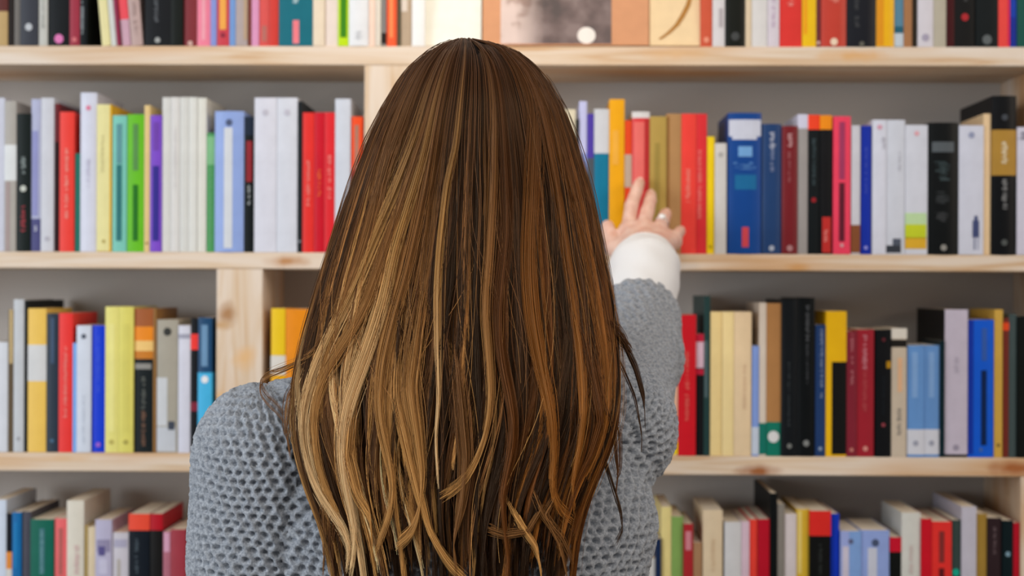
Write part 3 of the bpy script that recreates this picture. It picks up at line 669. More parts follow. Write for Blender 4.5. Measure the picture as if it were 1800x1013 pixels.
torso = [
 (T(1.31), T(1.22), .085, .098, .04, (1.45, .9, 1)),
 (T(1.20), T(1.06), .098, .088, .05, (1.35, .9, 1)),
 (T(1.05), T(.88), .088, .105, .05, (1.40, 1.0, 1)),
 (NB_, SL, .045, .045, .04), (NB_, SR, .045, .045, .04),
]
arms = [(SL, EL, .046, .036, .03), (EL, WL, .036, .025, .02), (SR, ER, .046, .038, .03), (ER, WR, .038, .026, .02)]
lhand = [(WL, (WL[0], WL[1] + .02, WL[2] - .075), .024, .030, .01, (.6, 1, 1)),
 ((WL[0], WL[1] + .02, WL[2] - .07), (WL[0] + .01, WL[1] + .03, WL[2] - .16), .022, .012, .01, (.6, 1.4, 1))]
legs = []
for s in (-1, 1):
    hx = NB_[0] + s * .085
    legs += [((hx, -.70, .86), (hx, -.70, .47), .088, .055, .04), ((hx, -.70, .47), (hx, -.71, .09), .052, .034, .02), ((hx, -.71, .06), (hx + s * .01, -.60, .035), .034, .03, .02)]
skin_m = bpy.data.materials.new('skin'); skin_m.use_nodes = True
_n = skin_m.node_tree; _b = _n.nodes['Principled BSDF']
_t = _n.nodes.new('ShaderNodeTexNoise'); _t.inputs['Scale'].default_value = 55
_r = ramp(_n, [(.35, 'dcae9c'), (.65, 'e8c4b3')]); _n.links.new(_t.outputs['Fac'], _r.inputs[0]); _n.links.new(_r.outputs[0], _b.inputs['Base Color'])
_b.inputs['Roughness'].default_value = .5; _b.inputs['Subsurface Weight'].default_value = .12; _b.inputs['Subsurface Scale'].default_value = .008; _b.inputs['Subsurface Radius'].default_value = (1, .35, .2)
bp_, bf_ = polys_of(hairless + torso + arms + lhand + legs, (-.48, -.95, -.02), (.28, -.10, 1.70), .008)
bp_ = relax(bp_, bf_, 1)

# the reaching hand, spread against the spines
def hp(x, y, Y): return U(x, y, Y)
finger = [
 [hp(1104, 408, -.092), hp(1110, 362, -.060), hp(1119, 336, -.036), hp(1124, 322, -.018)],
 [hp(1130, 402, -.098), hp(1138, 372, -.062), hp(1143, 352, -.034), hp(1144, 343, -.018)],
 [hp(1157, 407, -.098), hp(1165, 388, -.066), hp(1169, 378, -.040), hp(1171, 375, -.020)],
 [hp(1182, 424, -.095), hp(1191, 412, -.070), hp(1195, 407, -.045), hp(1197, 406, -.026)],
]
thumb = [hp(1100, 452, -.150), hp(1080, 436, -.115), hp(1071, 412, -.090), hp(1068, 398, -.074)]
hand = [(WR, hp(1136, 440, -.155), .026, .024, .0)]
for i, fg in enumerate(finger):
    hand.append((hp(1120 + 9 * i, 446, -.165), fg[0], .015, .0115, .014))
hand.append((finger[0][0], finger[3][0], .0105, .0095, .010))
hand.append((hp(1122, 444, -.16), thumb[1], .016, .0115, .012))
hand.append(((np.array(ER) * .45 + np.array(WR) * .55), WR, .034, .026, .01))
base_hand = list(hand)
def hand_sdf(P, d):
    rad = [(.0098, .0090, .0082, .0072), (.0098, .0092, .0084, .0074), (.0094, .0088, .0080, .0070), (.0084, .0078, .0070, .0062)]
    fd = None
    for fg, r in zip(finger + [thumb], rad + [(.0125, .0112, .0100, .0085)]):
        e = None
        for a, b, ra, rb in zip(fg[:-1], fg[1:], r[:-1], r[1:]):
            c = cone_sdf(P, a, b, ra, rb)
            e = c if e is None else smin(e, c, .002)
        fd = e if fd is None else np.minimum(fd, e)
    return smin(d, fd, .006)
hv, hf = polys_of(base_hand, (.03, -.345, 1.40), (.25, .004, 1.60), .0016, hand_sdf)
hv = relax(hv, hf, 1)
nv = len(bp_)
body = mesh_obj('body', np.concatenate([bp_, hv]) - PO, bf_ + [tuple(i + nv for i in f) for f in hf], skin_m, person, True)
# finger nails hidden from this side are still there
for fg in finger:
    tip = np.array(fg[-1]); dr = np.array(fg[-1]) - np.array(fg[-2]); dr /= np.linalg.norm(dr)
    up = np.array([0, -.75, .66]); up -= dr * up.dot(dr); up /= np.linalg.norm(up); sd = np.cross(dr, up)
    c0 = tip + up * .0068
    v = []; 
    for i in range(10):
        a_ = 6.2832 * i / 10; x_ = math.cos(a_) * .0042; y_ = math.sin(a_) * .0052
        v.append(c0 + sd * x_ + dr * y_ - up * (abs(x_) * .28))
    v += [p - up * .002 for p in v]
    mesh_obj('fingernail', np.array(v) - PO, [tuple(range(10))] + [(i, (i + 1) % 10, 10 + (i + 1) % 10, 10 + i) for i in range(10)], mat('f0c9bd', .25), body, True)
# ring on the ring finger: slim band with a round stone
a_, b_ = np.array(finger[2][0]), np.array(finger[2][1]); c_ = a_ * .35 + b_ * .65; dr = (b_ - a_) / np.linalg.norm(b_ - a_)
up = np.array([0, -.7, .7]); up -= dr * up.dot(dr); up /= np.linalg.norm(up); sd = np.cross(dr, up)
v, f = [], []
for i in range(20):
    for j in range(6):
        al, be = 6.2832 * i / 20, 6.2832 * j / 6; rr = .0097 + .0009 * math.cos(be)
        v.append(c_ + (up * math.cos(al) + sd * math.sin(al)) * rr + dr * .0014 * math.sin(be) - PO)
        f.append((i * 6 + j, i * 6 + (j + 1) % 6, ((i + 1) % 20) * 6 + (j + 1) % 6, ((i + 1) % 20) * 6 + j))
silver = bpy.data.materials.new('silver'); silver.use_nodes = True
silver.node_tree.nodes['Principled BSDF'].inputs['Metallic'].default_value = 1; silver.node_tree.nodes['Principled BSDF'].inputs['Base Color'].default_value = (.85, .83, .8, 1); silver.node_tree.nodes['Principled BSDF'].inputs['Roughness'].default_value = .2
ring = mesh_obj('ring', v, f, silver, person, True); ring['label'] = 'silver ring with a round pale stone'
v, f = [], []
for j in range(6):
    for i in range(12):
        th, ph = math.pi * j / 5, 6.2832 * i / 12
        v.append(c_ + up * (.0115 + .0035 * math.cos(th)) + (sd * math.cos(ph) + dr * math.sin(ph)) * .0052 * math.sin(th) - PO)
for j in range(5):
    for i in range(12): f.append((j * 12 + i, j * 12 + (i + 1) % 12, (j + 1) * 12 + (i + 1) % 12, (j + 1) * 12 + i))
mesh_obj('stone', v, f, mat('f2efe8', .15), ring, True)

# eyes, mostly for completeness from other sides
for s in (-1, 1):
    v, f = [], []
    for j in range(7):
        for i in range(12):
            th, ph = math.pi * j / 6, 6.2832 * i / 12
            v.append(np.array([HC[0] + s * .030, HC[1] + .076, HC[2] + .004]) + .0115 * np.array([math.sin(th) * math.cos(ph), math.cos(th), math.sin(th) * math.sin(ph)]) - PO)
    for j in range(6):
        for i in range(12): f.append((j * 12 + i, j * 12 + (i + 1) % 12, (j + 1) * 12 + (i + 1) % 12, (j + 1) * 12 + i))
    mesh_obj('eye', v, f, mat('e8e4df', .2), body, True)

# white shirt sleeve showing past the pushed-up sweater sleeve
ERa, WRa = np.array(ER), np.array(WR); fd_ = (WRa - ERa) / np.linalg.norm(WRa - ERa)
s0 = ERa + fd_ * .05; s1 = np.array(U(1133, 476, -.235)); s2 = np.array(U(1134, 462, -.185))
cuff_m = bpy.data.materials.new('white_cotton'); cuff_m.use_nodes = True
_n = cuff_m.node_tree; _b = _n.nodes['Principled BSDF']; _b.inputs['Base Color'].default_value = (.80, .80, .81, 1); _b.inputs['Roughness'].default_value = .9
_t = _n.nodes.new('ShaderNodeTexNoise'); _t.inputs['Scale'].default_value = 300; _q = _n.nodes.new('ShaderNodeBump'); _q.inputs['Strength'].default_value = .2
_n.links.new(_t.outputs['Fac'], _q.inputs['Height']); _n.links.new(_q.outputs[0], _b.inputs['Normal'])
def loft(name, cs, rs, m, parent, wr=0.0, nseg=64, thick=.0025, sub=8, folds=0):
    """hollow sleeve with a wall thickness"""
    cs = [np.array(c) for c in cs]; pts = []
    for i in range(len(cs) - 1):
        for j in range(sub): 
            t = j / sub; pts.append((cs[i] * (1 - t) + cs[i + 1] * t, rs[i] * (1 - t) + rs[i + 1] * t))
    pts.append((cs[-1], rs[-1]))
    V = []; n = len(pts)
    ax = cs[-1] - cs[0]; ax /= np.linalg.norm(ax); sx = np.cross(ax, [0, 0, 1]); sx /= np.linalg.norm(sx); sz = np.cross(sx, ax)
    for inner in (0, 1):
        for k, (c, r) in enumerate(pts):
            for i in range(nseg):
                a = 6.2832 * i / nseg
                w = wr * (math.sin(3 * a + k * .7) * .5 + math.sin(k * 1.1 + 2 * math.sin(a * 2)) * .7 + .4 * math.sin(7 * a + k * .3))
                R = r + w - inner * thick
                V.append(c + (sx * math.cos(a) + sz * math.sin(a)) * R)
    F_ = []
    for inner in (0, 1):
        for k in range(n - 1):
            for i in range(nseg):
                a = inner * n * nseg + k * nseg + i; b = inner * n * nseg + k * nseg + (i + 1) % nseg
                q = (a, b, b + nseg, a + nseg); F_.append(q if not inner else q[::-1])
    for e, fl in ((0, 1), (n - 1, 0)):
        for i in range(nseg):
            a = e * nseg + i; b = e * nseg + (i + 1) % nseg
            q = (a, b, n * nseg + b, n * nseg + a); F_.append(q if fl else q[::-1])
    return mesh_obj(name, np.array(V) - PO, F_, m, parent, True)
shirt = loft('shirt_cuff', [s0, (s0 + s1) / 2, s1, s2], [.040, .0415, .0445, .0415], cuff_m, person, .0009)
shirt['label'] = 'white shirt sleeve below the grey sweater sleeve'

# chunky knit sweater
sw_arm = [(SL, (EL[0], EL[1], EL[2]), .061, .058, .03), (EL, (WL[0], WL[1], WL[2] + .02), .058, .042, .02),
          (SR, ER, .055, .050, .03), (ER, tuple(ERa + fd_ * .088), .051, .0475, .02)]
sw_torso = [
 (T(1.285), T(1.21), .094, .112, .05, (1.62, .93, 1)),
 (T(1.20), T(1.06), .116, .112, .05, (1.52, .95, 1)),
 (T(1.05), T(.84), .112, .118, .05, (1.50, 1.05, 1)),
 (NB_, SL, .052, .052, .03), (NB_, SR, .052, .052, .03),
 ((NB_[0] + .01, -.705, 1.36), (NB_[0], -.700, 1.33), .066, .075, .03),
]
sw_shapes = sw_torso + sw_arm
sp_, sf_ = polys_of(sw_shapes, (-.50, -.92, .80), (.28, -.20, 1.46), .0035,
    lambda P, d: np.maximum(d, -(cone_sdf(P, ERa + fd_ * .060, ERa + fd_ * .20, .0415, .0415))))
sp_ = relax(sp_, sf_, 2)
me = bpy.data.meshes.new('t'); me.from_pydata(sp_.tolist(), [], sf_); to = bpy.data.objects.new('t', me); C.objects.link(to)
md = to.modifiers.new('s', 'SUBSURF'); md.levels = 1; md.render_levels = 1
dg = bpy.context.evaluated_depsgraph_get(); ev = to.evaluated_get(dg); em = bpy.data.meshes.new_from_object(ev)
nvv = len(em.vertices); co = np.empty(nvv * 3, 'f4'); em.vertices.foreach_get('co', co); co = co.reshape(-1, 3).astype(float)
nm = np.empty(nvv * 3, 'f4'); em.vertices.foreach_get('normal', nm); nm = nm.reshape(-1, 3).astype(float)
bpy.data.objects.remove(to)
P3 = (co[:, 0], co[:, 1], co[:, 2])
def seg_uv(a, b, side):
    a = np.array(a); b = np.array(b); ax = b - a; L = np.linalg.norm(ax); ax /= L
    t = (co - a) @ ax; rel = co - a - t[:, None] * ax
    s1_ = np.cross(ax, side); s1_ /= np.linalg.norm(s1_); s2_ = np.cross(ax, s1_)
    return np.arctan2(rel @ s1_, rel @ s2_) * .058, t
dt = eval_shapes(P3, sw_torso[:4] + sw_torso[5:]); dl = eval_shapes(P3, sw_arm[:2]); dr_ = eval_shapes(P3, sw_arm[2:])
ang = np.arctan2(co[:, 0] - T(1)[0], -(co[:, 1] + .70))
u = ang * .155; v_ = co[:, 2].copy()
ul, vl = seg_uv(SL, EL, (0, 1, 0)); ur, vr = seg_uv(SR, ER, (0, 0, 1))
ml = dl < dt; mr_ = dr_ < dt
u = np.where(ml, ul, np.where(mr_, ur, u)); v_ = np.where(ml, vl, np.where(mr_, vr, v_))
wn = lambda s, a, b: np.sin(s * co[:, 0] * 61 + a) * np.sin(s * co[:, 2] * 53 + b) + np.sin(s * co[:, 1] * 47 + a * 2)
u = u + .0018 * wn(1, .3, 1.1) + .0007 * wn(4.1, 1, 2); v_ = v_ + .0018 * wn(1.2, 2.1, .4) + .0007 * wn(3.7, 0, 1)
cell = .0090; kk = 2 * math.pi / cell * 1.1547
rot = .5
uu = u * math.cos(rot) + v_ * math.sin(rot); vv = -u * math.sin(rot) + v_ * math.cos(rot)
c3 = np.cos(kk * uu) + np.cos(kk * (uu * .5 + vv * .866)) + np.cos(kk * (-uu * .5 + vv * .866))
hole = np.clip((c3 + .3) / 2.3, 0, 1); hole = hole * hole * (3 - 2 * hole)
h2 = rng.normal(0, 1, nvv)
disp = .0018 - .0056 * hole + .00012 * h2 + .0012 * np.sin(kk * .5 * (uu - vv)) * (1 - hole)
big = .0030 * np.sin(co[:, 2] * 38 + 9 * co[:, 0]) * np.sin(co[:, 0] * 31 + 1.0) 
seam = np.abs(np.where(np.minimum(dl, dr_) < .02, dt - np.minimum(dl, dr_), 1)); disp -= .003 * np.exp(-(seam / .004) ** 2) * (co[:, 2] > 1.05)
co = co + nm * (disp + big)[:, None]
em.vertices.foreach_set('co', (co - PO).astype('f4').ravel())
em.polygons.foreach_set('use_smooth', [True] * len(em.polygons))
at = em.attributes.new('hole', 'FLOAT', 'POINT'); at.data.foreach_set('value', hole.astype('f4'))
wool = bpy.data.materials.new('grey_wool'); wool.use_nodes = True; nt = wool.node_tree; b = nt.nodes['Principled BSDF']
tc = nt.nodes.new('ShaderNodeTexCoord'); n1 = nt.nodes.new('ShaderNodeTexNoise'); n1.inputs['Scale'].default_value = 420; n1.inputs['Detail'].default_value = 4
nt.links.new(tc.outputs['Object'], n1.inputs['Vector'])
r_ = ramp(nt, [(.3, '777c84'), (.7, 'abafb5')]); nt.links.new(n1.outputs['Fac'], r_.inputs[0]); nt.links.new(r_.outputs[0], b.inputs['Base Color'])
b.inputs['Roughness'].default_value = .95; b.inputs['Specular IOR Level'].default_value = .1
b.inputs['Sheen Weight'].default_value = .25; b.inputs['Sheen Roughness'].default_value = .5
q = nt.nodes.new('ShaderNodeBump'); q.inputs['Strength'].default_value = .35; q.inputs['Distance'].default_value = .0010
nt.links.new(n1.outputs['Fac'], q.inputs['Height']); nt.links.new(q.outputs[0], b.inputs['Normal'])
em.materials.clear(); em.materials.append(wool); em.name = 'sweater'
sweater = bpy.data.objects.new('sweater', em); C.objects.link(sweater); sweater.parent = person
sweater['label'] = 'chunky grey honeycomb-knit sweater'

# trousers and shoes below the frame
denim = mat('39465a', .85); leather = mat('3a2c24', .5)
tr = [((l[0][0], l[0][1], l[0][2]), l[1], l[2] + .014, l[3] + .016, .03) for i, l in enumerate(legs) if i % 3 < 2]
tr.append((T(.93), T(.86), .100, .108, .05, (1.40, 1.0, 1)))
tv, tf = polys_of(tr, (-.42, -.92, .05), (.22, -.45, 1.06), .008); mesh_obj('trousers', relax(tv, tf, 1) - PO, tf, denim, person, True)
for s in (-1, 1):
    hx = NB_[0] + s * .085
    tv, tf = polys_of([((hx, -.735, .046), (hx + s * .012, -.565, .036), .046, .036, 0, (.85, 1, 1)), ((hx, -.725, .08), (hx, -.72, .14), .048, .048, .03)], (-.45, -.88, -.01), (.25, -.45, .20), .006,
        lambda P, d: np.maximum(d, .001 - P[2]))
    mesh_obj('shoe', relax(tv, tf, 1) - PO, tf, leather, person, True)

# ------------------------------------------------------------------ hair
OUT_Y = [70, 74, 80, 90, 100, 125, 150, 200, 250, 300, 350, 400, 450, 500, 550, 600, 650, 700, 750, 800, 850, 900, 950, 1013, 1080]
OUT_L = [812, 796, 780, 762, 748, 722, 703, 675, 653, 635, 618, 602, 586, 570, 555, 540, 527, 520, 521, 528, 542, 560, 578, 590, 600]
OUT_R = [822, 842, 868, 892, 912, 942, 963, 990, 1007, 1021, 1034, 1044, 1054, 1065, 1073, 1081, 1085, 1086, 1081, 1066, 1044, 1026, 1014, 1008, 1000]
HY = -.715
YS_PY = ([70, 350, 500, 640, 720, 1013], [HY, HY, -.735, -.795, -.825, -.835])     # depth of the side edge of the hair
_py = np.arange(66, 1120, 2.0); _ys = np.interp(_py, *YS_PY); _sc = (_ys - CY) / F
_z = 1.43 + (506.5 - _py) * _sc
_xl = (np.interp(_py, OUT_Y, OUT_L) - 950) * _sc; _xr = (np.interp(_py, OUT_Y, OUT_R) - 950) * _sc
def z_of(py): return np.interp(py, _py, _z)
def hull(z):
    """left edge, right edge, side Y and back Y of the hair at height z"""
    xl = np.interp(z, _z[::-1], _xl[::-1]); xr = np.interp(z, _z[::-1], _xr[::-1]); ys = np.interp(z, _z[::-1], _ys[::-1])
    top = np.clip((z_of(70) - z) / .115, 0, 1)
    bd = .125 * np.sqrt(np.clip(1 - (1 - top) ** 2, 0, 1))
    yb = np.interp(z, [1.05, 1.20, 1.32, 1.42, 1.50], [-.872, -.872, -.865, -.855, HY - .125])
    yb = np.where(z > 1.50, HY - bd, yb)
    return (xl + xr) / 2, (xr - xl) / 2, ys, yb
XN = (841 - 950) * (HY - CY) / F
def hair_point(phi, z, inset=0.0):
    xc, w, ys, yb = hull(z)
    w = np.maximum(w - inset, .001)
    x = xc + w * np.sin(phi)
    c = np.cos(phi)
    y = np.where(c > 0, ys - (ys - yb - inset * .8) * np.abs(c) ** .8, HY * 0 + ys + .10 * np.abs(c))
    z = z - .0045 * np.exp(-((x - XN) / .0055) ** 2) * np.clip((z - 1.60) / .05, 0, 1)
    return x, y, z * np.ones_like(x)
def push_out(x, y, z, gap):
    for _ in range(4):
        d = eval_shapes((x, y, z), sw_shapes)
        y = y - np.clip(gap - d, 0, .02) * (z < 1.43)
    return y

# the dark mass under the locks
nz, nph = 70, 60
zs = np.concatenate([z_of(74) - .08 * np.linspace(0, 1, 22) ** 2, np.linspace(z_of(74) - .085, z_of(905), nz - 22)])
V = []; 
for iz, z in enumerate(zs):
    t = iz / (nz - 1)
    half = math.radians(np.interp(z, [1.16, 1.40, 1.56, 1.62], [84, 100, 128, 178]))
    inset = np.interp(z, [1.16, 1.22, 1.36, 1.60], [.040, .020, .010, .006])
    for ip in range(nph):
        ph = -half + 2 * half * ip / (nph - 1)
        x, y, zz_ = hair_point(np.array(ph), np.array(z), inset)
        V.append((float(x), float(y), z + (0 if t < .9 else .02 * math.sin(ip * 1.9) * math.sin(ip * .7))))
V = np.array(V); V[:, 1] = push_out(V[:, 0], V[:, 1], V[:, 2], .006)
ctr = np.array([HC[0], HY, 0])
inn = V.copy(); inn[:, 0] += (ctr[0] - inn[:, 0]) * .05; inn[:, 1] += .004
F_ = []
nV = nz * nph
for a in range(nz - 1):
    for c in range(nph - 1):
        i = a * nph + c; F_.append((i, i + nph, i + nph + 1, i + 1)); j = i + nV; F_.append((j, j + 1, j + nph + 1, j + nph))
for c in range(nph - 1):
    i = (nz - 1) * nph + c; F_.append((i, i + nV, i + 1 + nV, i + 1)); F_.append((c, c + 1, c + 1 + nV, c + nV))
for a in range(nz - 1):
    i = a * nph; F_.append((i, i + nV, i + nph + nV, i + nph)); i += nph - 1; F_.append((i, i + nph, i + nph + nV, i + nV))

def hair_mat(name, rough=.34):
    m = bpy.data.materials.new(name); m.use_nodes = True; nt = m.node_tree; nt.nodes.clear()
    out = nt.nodes.new('ShaderNodeOutputMaterial'); h = nt.nodes.new('ShaderNodeBsdfPrincipled')
    a = nt.nodes.new('ShaderNodeAttribute'); a.attribute_name = 'tint'
    nt.links.new(a.outputs['Color'], h.inputs['Base Color']); h.inputs['Roughness'].default_value = rough
    h.inputs['Specular IOR Level'].default_value = .30; h.inputs['Specular Tint'].default_value = (1, .72, .48, 1)
    nt.links.new(h.outputs[0], out.inputs['Surface'])
    return m
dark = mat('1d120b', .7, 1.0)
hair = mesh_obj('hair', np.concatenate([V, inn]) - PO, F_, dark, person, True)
hair['label'] = 'long straight brown hair with golden blond streaks'

NP = 26
tt = np.linspace(0, 1, NP)
POS, RAD, COL = [], [], []
cl = lambda s: np.array(lin(s))
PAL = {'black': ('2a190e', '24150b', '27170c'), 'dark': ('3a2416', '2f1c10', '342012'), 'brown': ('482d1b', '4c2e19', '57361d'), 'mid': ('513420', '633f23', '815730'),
       'russet': ('472a15', '522d12', '6b3d18'), 'amber': ('4f301a', '7d4a1b', 'a86a2e'), 'gold': ('523521', '8a5c31', 'c29053'), 'pale': ('553824', 'b08148', 'e6c391')}  # russet and amber: brown hair with the right side's warm light mixed in
def add_strands(px_, py_, pz_, rad, kind, jit):
    """arrays (n, NP)"""
    n = px_.shape[0]
    c0, c1, c2 = (cl(c) for c in PAL[kind])
    POS.append(np.stack([px_, py_, pz_], -1)); 
    r = rad * (1 - .55 * tt[None] ** 3) * np.ones((n, 1)); RAD.append(r)
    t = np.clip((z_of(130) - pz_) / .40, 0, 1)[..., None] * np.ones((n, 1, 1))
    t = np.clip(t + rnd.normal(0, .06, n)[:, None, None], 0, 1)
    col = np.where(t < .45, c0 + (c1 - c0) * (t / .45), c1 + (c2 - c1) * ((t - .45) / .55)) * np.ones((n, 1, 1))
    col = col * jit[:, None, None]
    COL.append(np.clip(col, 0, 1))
def smoothstep(a, b, x):
    t = np.clip((x - a) / (b - a), 0, 1); return t * t * (3 - 2 * t)
def lock(phi, n, inset, kind, width, end_py, root_t, curl, wave, rnd):
    ztop = z_of(72) - root_t
    ze = z_of(end_py + rnd.normal(0, 16, n))[:, None]
    s = tt[None, :]
    z = ztop - (ztop - ze) * (s ** 1.35 * .8 + s * .2)
    tone = math.exp(rnd.normal(0, .24))
    off = rnd.normal(0, 1, n)[:, None]
    q = (ztop - z) / (ztop - ze)
    spread = width * (1.15 - .25 * smoothstep(.2, .5, q) - .72 * smoothstep(.45, 1.0, q))
    clump = off * spread
    ph = phi + clump * 6.2 + curl * smoothstep(.45, 1, q) ** 1.5 + wave[0] * np.sin(q * wave[1] + wave[2]) * smoothstep(.3, 1, q)
    ph = ph + .006 * np.sin(q * 23 + rnd.uniform(0, 6, n)[:, None]) * q
    ins = inset + np.abs(rnd.normal(0, .0018, n))[:, None] - .004 * np.sin(np.clip(.5 + off * .25, 0, 1) * math.pi) * smoothstep(.1, .4, q)
    x, y, zz_ = hair_point(ph, z, ins)
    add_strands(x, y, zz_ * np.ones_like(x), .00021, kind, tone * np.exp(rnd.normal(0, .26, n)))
rnd = np.random.default_rng(5)
# under layer, then outer locks
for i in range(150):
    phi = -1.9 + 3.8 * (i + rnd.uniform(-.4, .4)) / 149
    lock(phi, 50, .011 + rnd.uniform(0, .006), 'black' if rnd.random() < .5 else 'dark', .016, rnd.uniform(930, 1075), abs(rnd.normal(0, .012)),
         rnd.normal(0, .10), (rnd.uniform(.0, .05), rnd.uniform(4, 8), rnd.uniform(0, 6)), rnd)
def pick(phi):
    pr = rnd.random()
    if phi < -.25: return 'pale' if pr < .12 else 'gold' if pr < .40 else 'mid' if pr < .65 else 'brown' if pr < .80 else 'dark'
    if phi < .35: return 'gold' if pr < .14 else 'mid' if pr < .34 else 'brown' if pr < .58 else 'dark' if pr < .85 else 'black'
    return 'amber' if pr < .25 else 'russet' if pr < .52 else 'brown' if pr < .72 else 'dark' if pr < .9 else 'black'  # right side: warm light painted in as redder strand tints
for i in range(105):
    phi = -1.75 + 3.5 * (i + rnd.uniform(-.6, .6)) / 104
    curl = (-.10 * np.sign(phi) * abs(phi) ** .7 + rnd.normal(0, .13))
    lock(phi, int(rnd.uniform(90, 170)), rnd.uniform(-.001, .006), pick(phi), rnd.uniform(.0028, .0075), rnd.choice([rnd.uniform(770, 900), rnd.uniform(880, 980), rnd.uniform(930, 1070)]), abs(rnd.normal(0, .010)),
         curl, (rnd.uniform(.0, .10), rnd.uniform(4, 9), rnd.uniform(0, 6)), rnd)
for i in range(120):      # thin single wisps between the locks
    phi = rnd.uniform(-1.6, 1.6)
    lock(phi, int(rnd.uniform(6, 18)), rnd.uniform(-.002, .005), pick(phi), rnd.uniform(.0010, .0025), rnd.uniform(800, 1060), abs(rnd.normal(0, .012)),
         rnd.normal(0, .12), (rnd.uniform(.02, .08), rnd.uniform(4, 10), rnd.uniform(0, 6)), rnd)

def feature(poly, kind, width, n, inset=-.003, rad=.00021, taper=.35, loose=False):
    n = int(n * (1 if loose else 1.3))
    poly = np.array(poly, float)
    seg = np.r_[0, np.cumsum(np.hypot(*np.diff(poly, axis=0).T))]; seg /= seg[-1]
    # smooth the poly line
    def sm(k):
        f_ = np.interp(np.linspace(0, 1, 200), seg, poly[:, k])
        for _ in range(30): f_[1:-1] = .25 * f_[:-2] + .5 * f_[1:-1] + .25 * f_[2:]
        return np.interp(tt, np.linspace(0, 1, 200), f_)
    X, Yp = sm(0), sm(1)
    sc = (HY - CY) / F * .91   # the outer hair is nearer than its own middle
    z = 1.43 + (506.5 - Yp) * sc; x0 = (X - 950) * sc
    if poly[0][1] < 450 and not loose:      # the lock starts at the parting: carry it up along the head
        zz0 = 1.43 + (506.5 - poly[0][1]) * (HY - CY) / F * .91; xx0 = (poly[0][0] - 950) * (HY - CY) / F * .91
        xc, w, ys, yb = hull(np.array(zz0)); sn0 = float(np.clip((xx0 - xc) / w, -.98, .98))
        zu = np.linspace(z_of(73), zz0, 9)[:-1]; xc, w, ys, yb = hull(zu)
        up_ = np.stack([(xc + w * sn0) / ((HY - CY) / F * .91) + 950, 506.5 - (zu - 1.43) / ((HY - CY) / F * .91)], 1)
        poly = np.concatenate([up_, poly]); seg = np.r_[0, np.cumsum(np.hypot(*np.diff(poly, axis=0).T))]; seg /= seg[-1]
        X, Yp = sm(0), sm(1); z = 1.43 + (506.5 - Yp) * sc; x0 = (X - 950) * sc; from_top = True
    else: from_top = False
    off = rnd.normal(0, 1, n)[:, None]
    prof = np.sin(np.clip(tt * 1.1 + .12, 0, 1) * math.pi) ** .5 * (1 - taper * tt) * (1 - .5 * smoothstep(.7, 1, tt))
    if from_top:
        prof = .72 * np.clip((tt + .02) / .35, .12, 1) ** .6 * (1 - .75 * smoothstep(.6, 1, tt))
    dx_, dz_ = np.gradient(x0), np.gradient(z); ln = np.hypot(dx_, dz_) + 1e-9
    te = tt[None] * (1 - np.abs(rnd.normal(0, .045, n)))[:, None]        # uneven tips: strands stop at different places along the path
    g = lambda a_: np.interp(te, tt, a_)
    x = g(x0) + off * width * g(prof) * g(-dz_ / ln)
    zz_ = g(z) + off * width * g(prof) * g(dx_ / ln) * .8 + rnd.normal(0, .003, n)[:, None] * tt[None]
    xc, w, ys, yb = hull(zz_)
    sn = np.clip((x - xc) / w, -1, 1); c = np.sqrt(1 - sn ** 2)
    y = ys - (ys - yb) * c ** .8 - (-inset) - .002 * (1 - np.abs(off).clip(0, 1)) 
    if loose:
        y = np.minimum(y, -.80); 
    y = y + rnd.normal(0, .0012, n)[:, None]
    hid = smoothstep(.22, 0, tt)[None] * .004 if from_top else smoothstep(0, 1, (rnd.uniform(.03, .4, n)[:, None] - tt[None]) / .2 + .3) * .016     # roots slip under the neighbours
    add_strands(x, y + hid, zz_, rad, kind, np.exp(rnd.normal(0, .22, n)))
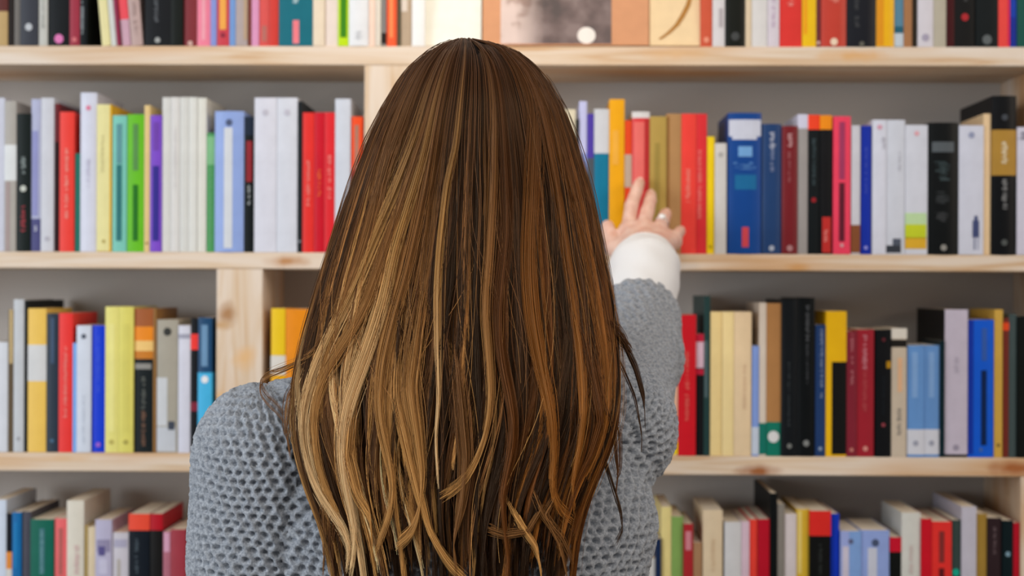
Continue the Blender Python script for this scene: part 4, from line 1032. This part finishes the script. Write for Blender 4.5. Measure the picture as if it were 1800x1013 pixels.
FEAT = [
 ([(730, 230), (690, 330), (650, 420), (615, 510), (570, 600), (535, 690), (526, 760), (545, 840), (585, 905), (625, 945), (612, 1000)], 'pale', .0045, 150),
 ([(742, 230), (705, 340), (672, 440), (640, 540), (600, 610), (560, 670), (548, 740), (556, 800), (570, 860), (600, 915)], 'gold', .0045, 130),
 ([(742, 260), (718, 340), (690, 430), (672, 530), (648, 610), (622, 680), (604, 750), (604, 820), (618, 890), (632, 950), (618, 1012)], 'pale', .0055, 170),
 ([(752, 280), (735, 370), (712, 480), (690, 560), (672, 640), (668, 720), (680, 780), (694, 830), (697, 880), (680, 930), (664, 970)], 'gold', .0038, 110),
 ([(800, 250), (782, 330), (772, 430), (768, 520), (770, 610), (774, 700), (768, 770), (775, 850)], 'pale', .0020, 60),
 ([(745, 500), (732, 590), (722, 680), (735, 760), (745, 830), (743, 890), (730, 930), (700, 955)], 'gold', .0042, 120),
 ([(868, 200), (866, 330), (860, 450), (853, 540), (860, 620), (865, 700), (855, 770), (830, 830), (802, 860), (775, 872)], 'gold', .0024, 80),
 ([(892, 400), (880, 520), (878, 590), (890, 660), (906, 730), (902, 800), (885, 850), (888, 920), (900, 985), (892, 1020)], 'russet', .004, 120),
 ([(940, 180), (935, 330), (930, 450), (935, 540), (950, 630), (970, 720), (976, 800), (968, 860), (985, 900), (1010, 915)], 'amber', .0048, 140),
 ([(975, 300), (995, 420), (1010, 520), (1022, 620), (1027, 720), (1018, 800), (1004, 860), (1012, 900)], 'amber', .0034, 110),
 ([(985, 250), (1015, 360), (1042, 470), (1060, 570), (1072, 660), (1070, 740), (1052, 800), (1030, 845)], 'amber', .004, 120),
 ([(1000, 520), (1030, 600), (1050, 690), (1060, 740), (1040, 800), (1015, 850), (1000, 900)], 'russet', .004, 110),
 ([(700, 600), (700, 700), (722, 790), (742, 870), (760, 930), (790, 980), (830, 1020)], 'gold', .003, 80),
 ([(800, 600), (812, 700), (822, 800), (815, 880), (800, 950), (810, 1015)], 'mid', .004, 90),
 ([(960, 880), (930, 930), (890, 935), (860, 925)], 'mid', .0015, 36),
 ([(890, 870), (920, 920), (945, 960), (955, 1013)], 'gold', .002, 50),
 ([(985, 860), (960, 900), (985, 950), (1000, 1013)], 'mid', .002, 40),
 ([(620, 700), (612, 800), (632, 870), (655, 905), (660, 960)], 'gold', .003, 70),
 ([(660, 300), (640, 400), (620, 470), (596, 540), (576, 600), (560, 660)], 'gold', .005, 120),
 ([(700, 200), (670, 280), (645, 360), (625, 440), (600, 520), (575, 590)], 'gold', .005, 120),
 ([(935, 850), (955, 900), (990, 945), (1015, 1000)], 'mid', .0015, 30),
]
for fe in FEAT: feature(*fe)
# loose wisps over the shoulders
WISP = [([(565, 580), (545, 615), (515, 640), (480, 655), (452, 665), (441, 680), (452, 700), (480, 722), (500, 745)], 'mid', .0009, 12),
 ([(560, 600), (535, 630), (500, 645), (465, 660), (444, 672)], 'gold', .0012, 14), ([(530, 640), (512, 690), (506, 740), (512, 790), (525, 830)], 'pale', .0035, 30),
 ([(525, 640), (500, 700), (496, 760), (505, 810)], 'mid', .004, 14), ([(1078, 580), (1105, 610), (1124, 650), (1136, 700), (1138, 755)], 'dark', .0016, 30),
 ([(1075, 600), (1100, 650), (1120, 700), (1132, 770), (1130, 800)], 'dark', .0010, 14), ([(1060, 790), (1078, 850), (1095, 905), (1098, 935), (1085, 965)], 'dark', .0010, 18),
 ([(1070, 560), (1100, 600), (1118, 625)], 'brown', .0035, 50), ([(570, 500), (550, 540), (548, 580)], 'mid', .003, 14),
 ([(1062, 700), (1085, 760), (1090, 830), (1085, 880)], 'brown', .003, 24), ([(570, 880), (572, 940), (565, 1010)], 'mid', .003, 30), ([(585, 900), (580, 960), (590, 1015)], 'brown', .004, 40)]
for (p, k_, w_, n_) in WISP: feature(p, k_, w_, n_, -.004, .00022, .2, True)
# flyaways round the outline
for i in range(300):
    phi = rnd.uniform(-1.8, 1.8)
    lock(phi, 1, rnd.uniform(-.006, .002), rnd.choice(['mid', 'gold', 'brown']), .02, rnd.uniform(500, 1000), abs(rnd.normal(0, .02)), rnd.normal(0, .2), (rnd.uniform(0, .12), rnd.uniform(4, 9), rnd.uniform(0, 6)), rnd)
POS = np.concatenate(POS); RAD = np.concatenate(RAD); COL = np.concatenate(COL)
Yn = push_out(POS[..., 0], POS[..., 1], POS[..., 2], .0045); POS[..., 1] = Yn
ns = len(POS)
hc = bpy.data.hair_curves.new('hair_strands'); hc.add_curves([NP] * ns)
hc.attributes['position'].data.foreach_set('vector', (POS - PO).astype('f4').ravel())
ra = hc.attributes.get('radius') or hc.attributes.new('radius', 'FLOAT', 'POINT'); ra.data.foreach_set('value', RAD.astype('f4').ravel())
ca = hc.attributes.new('tint', 'FLOAT_COLOR', 'POINT'); ca.data.foreach_set('color', np.concatenate([COL, np.ones(COL.shape[:2] + (1,))], -1).astype('f4').ravel())
hc.materials.append(hair_mat('hair_fibre'))
ho = bpy.data.objects.new('hair_strands', hc); C.objects.link(ho); ho.parent = hair; ho['kind'] = 'stuff'
print('strands', ns, 'sweater verts', nvv)
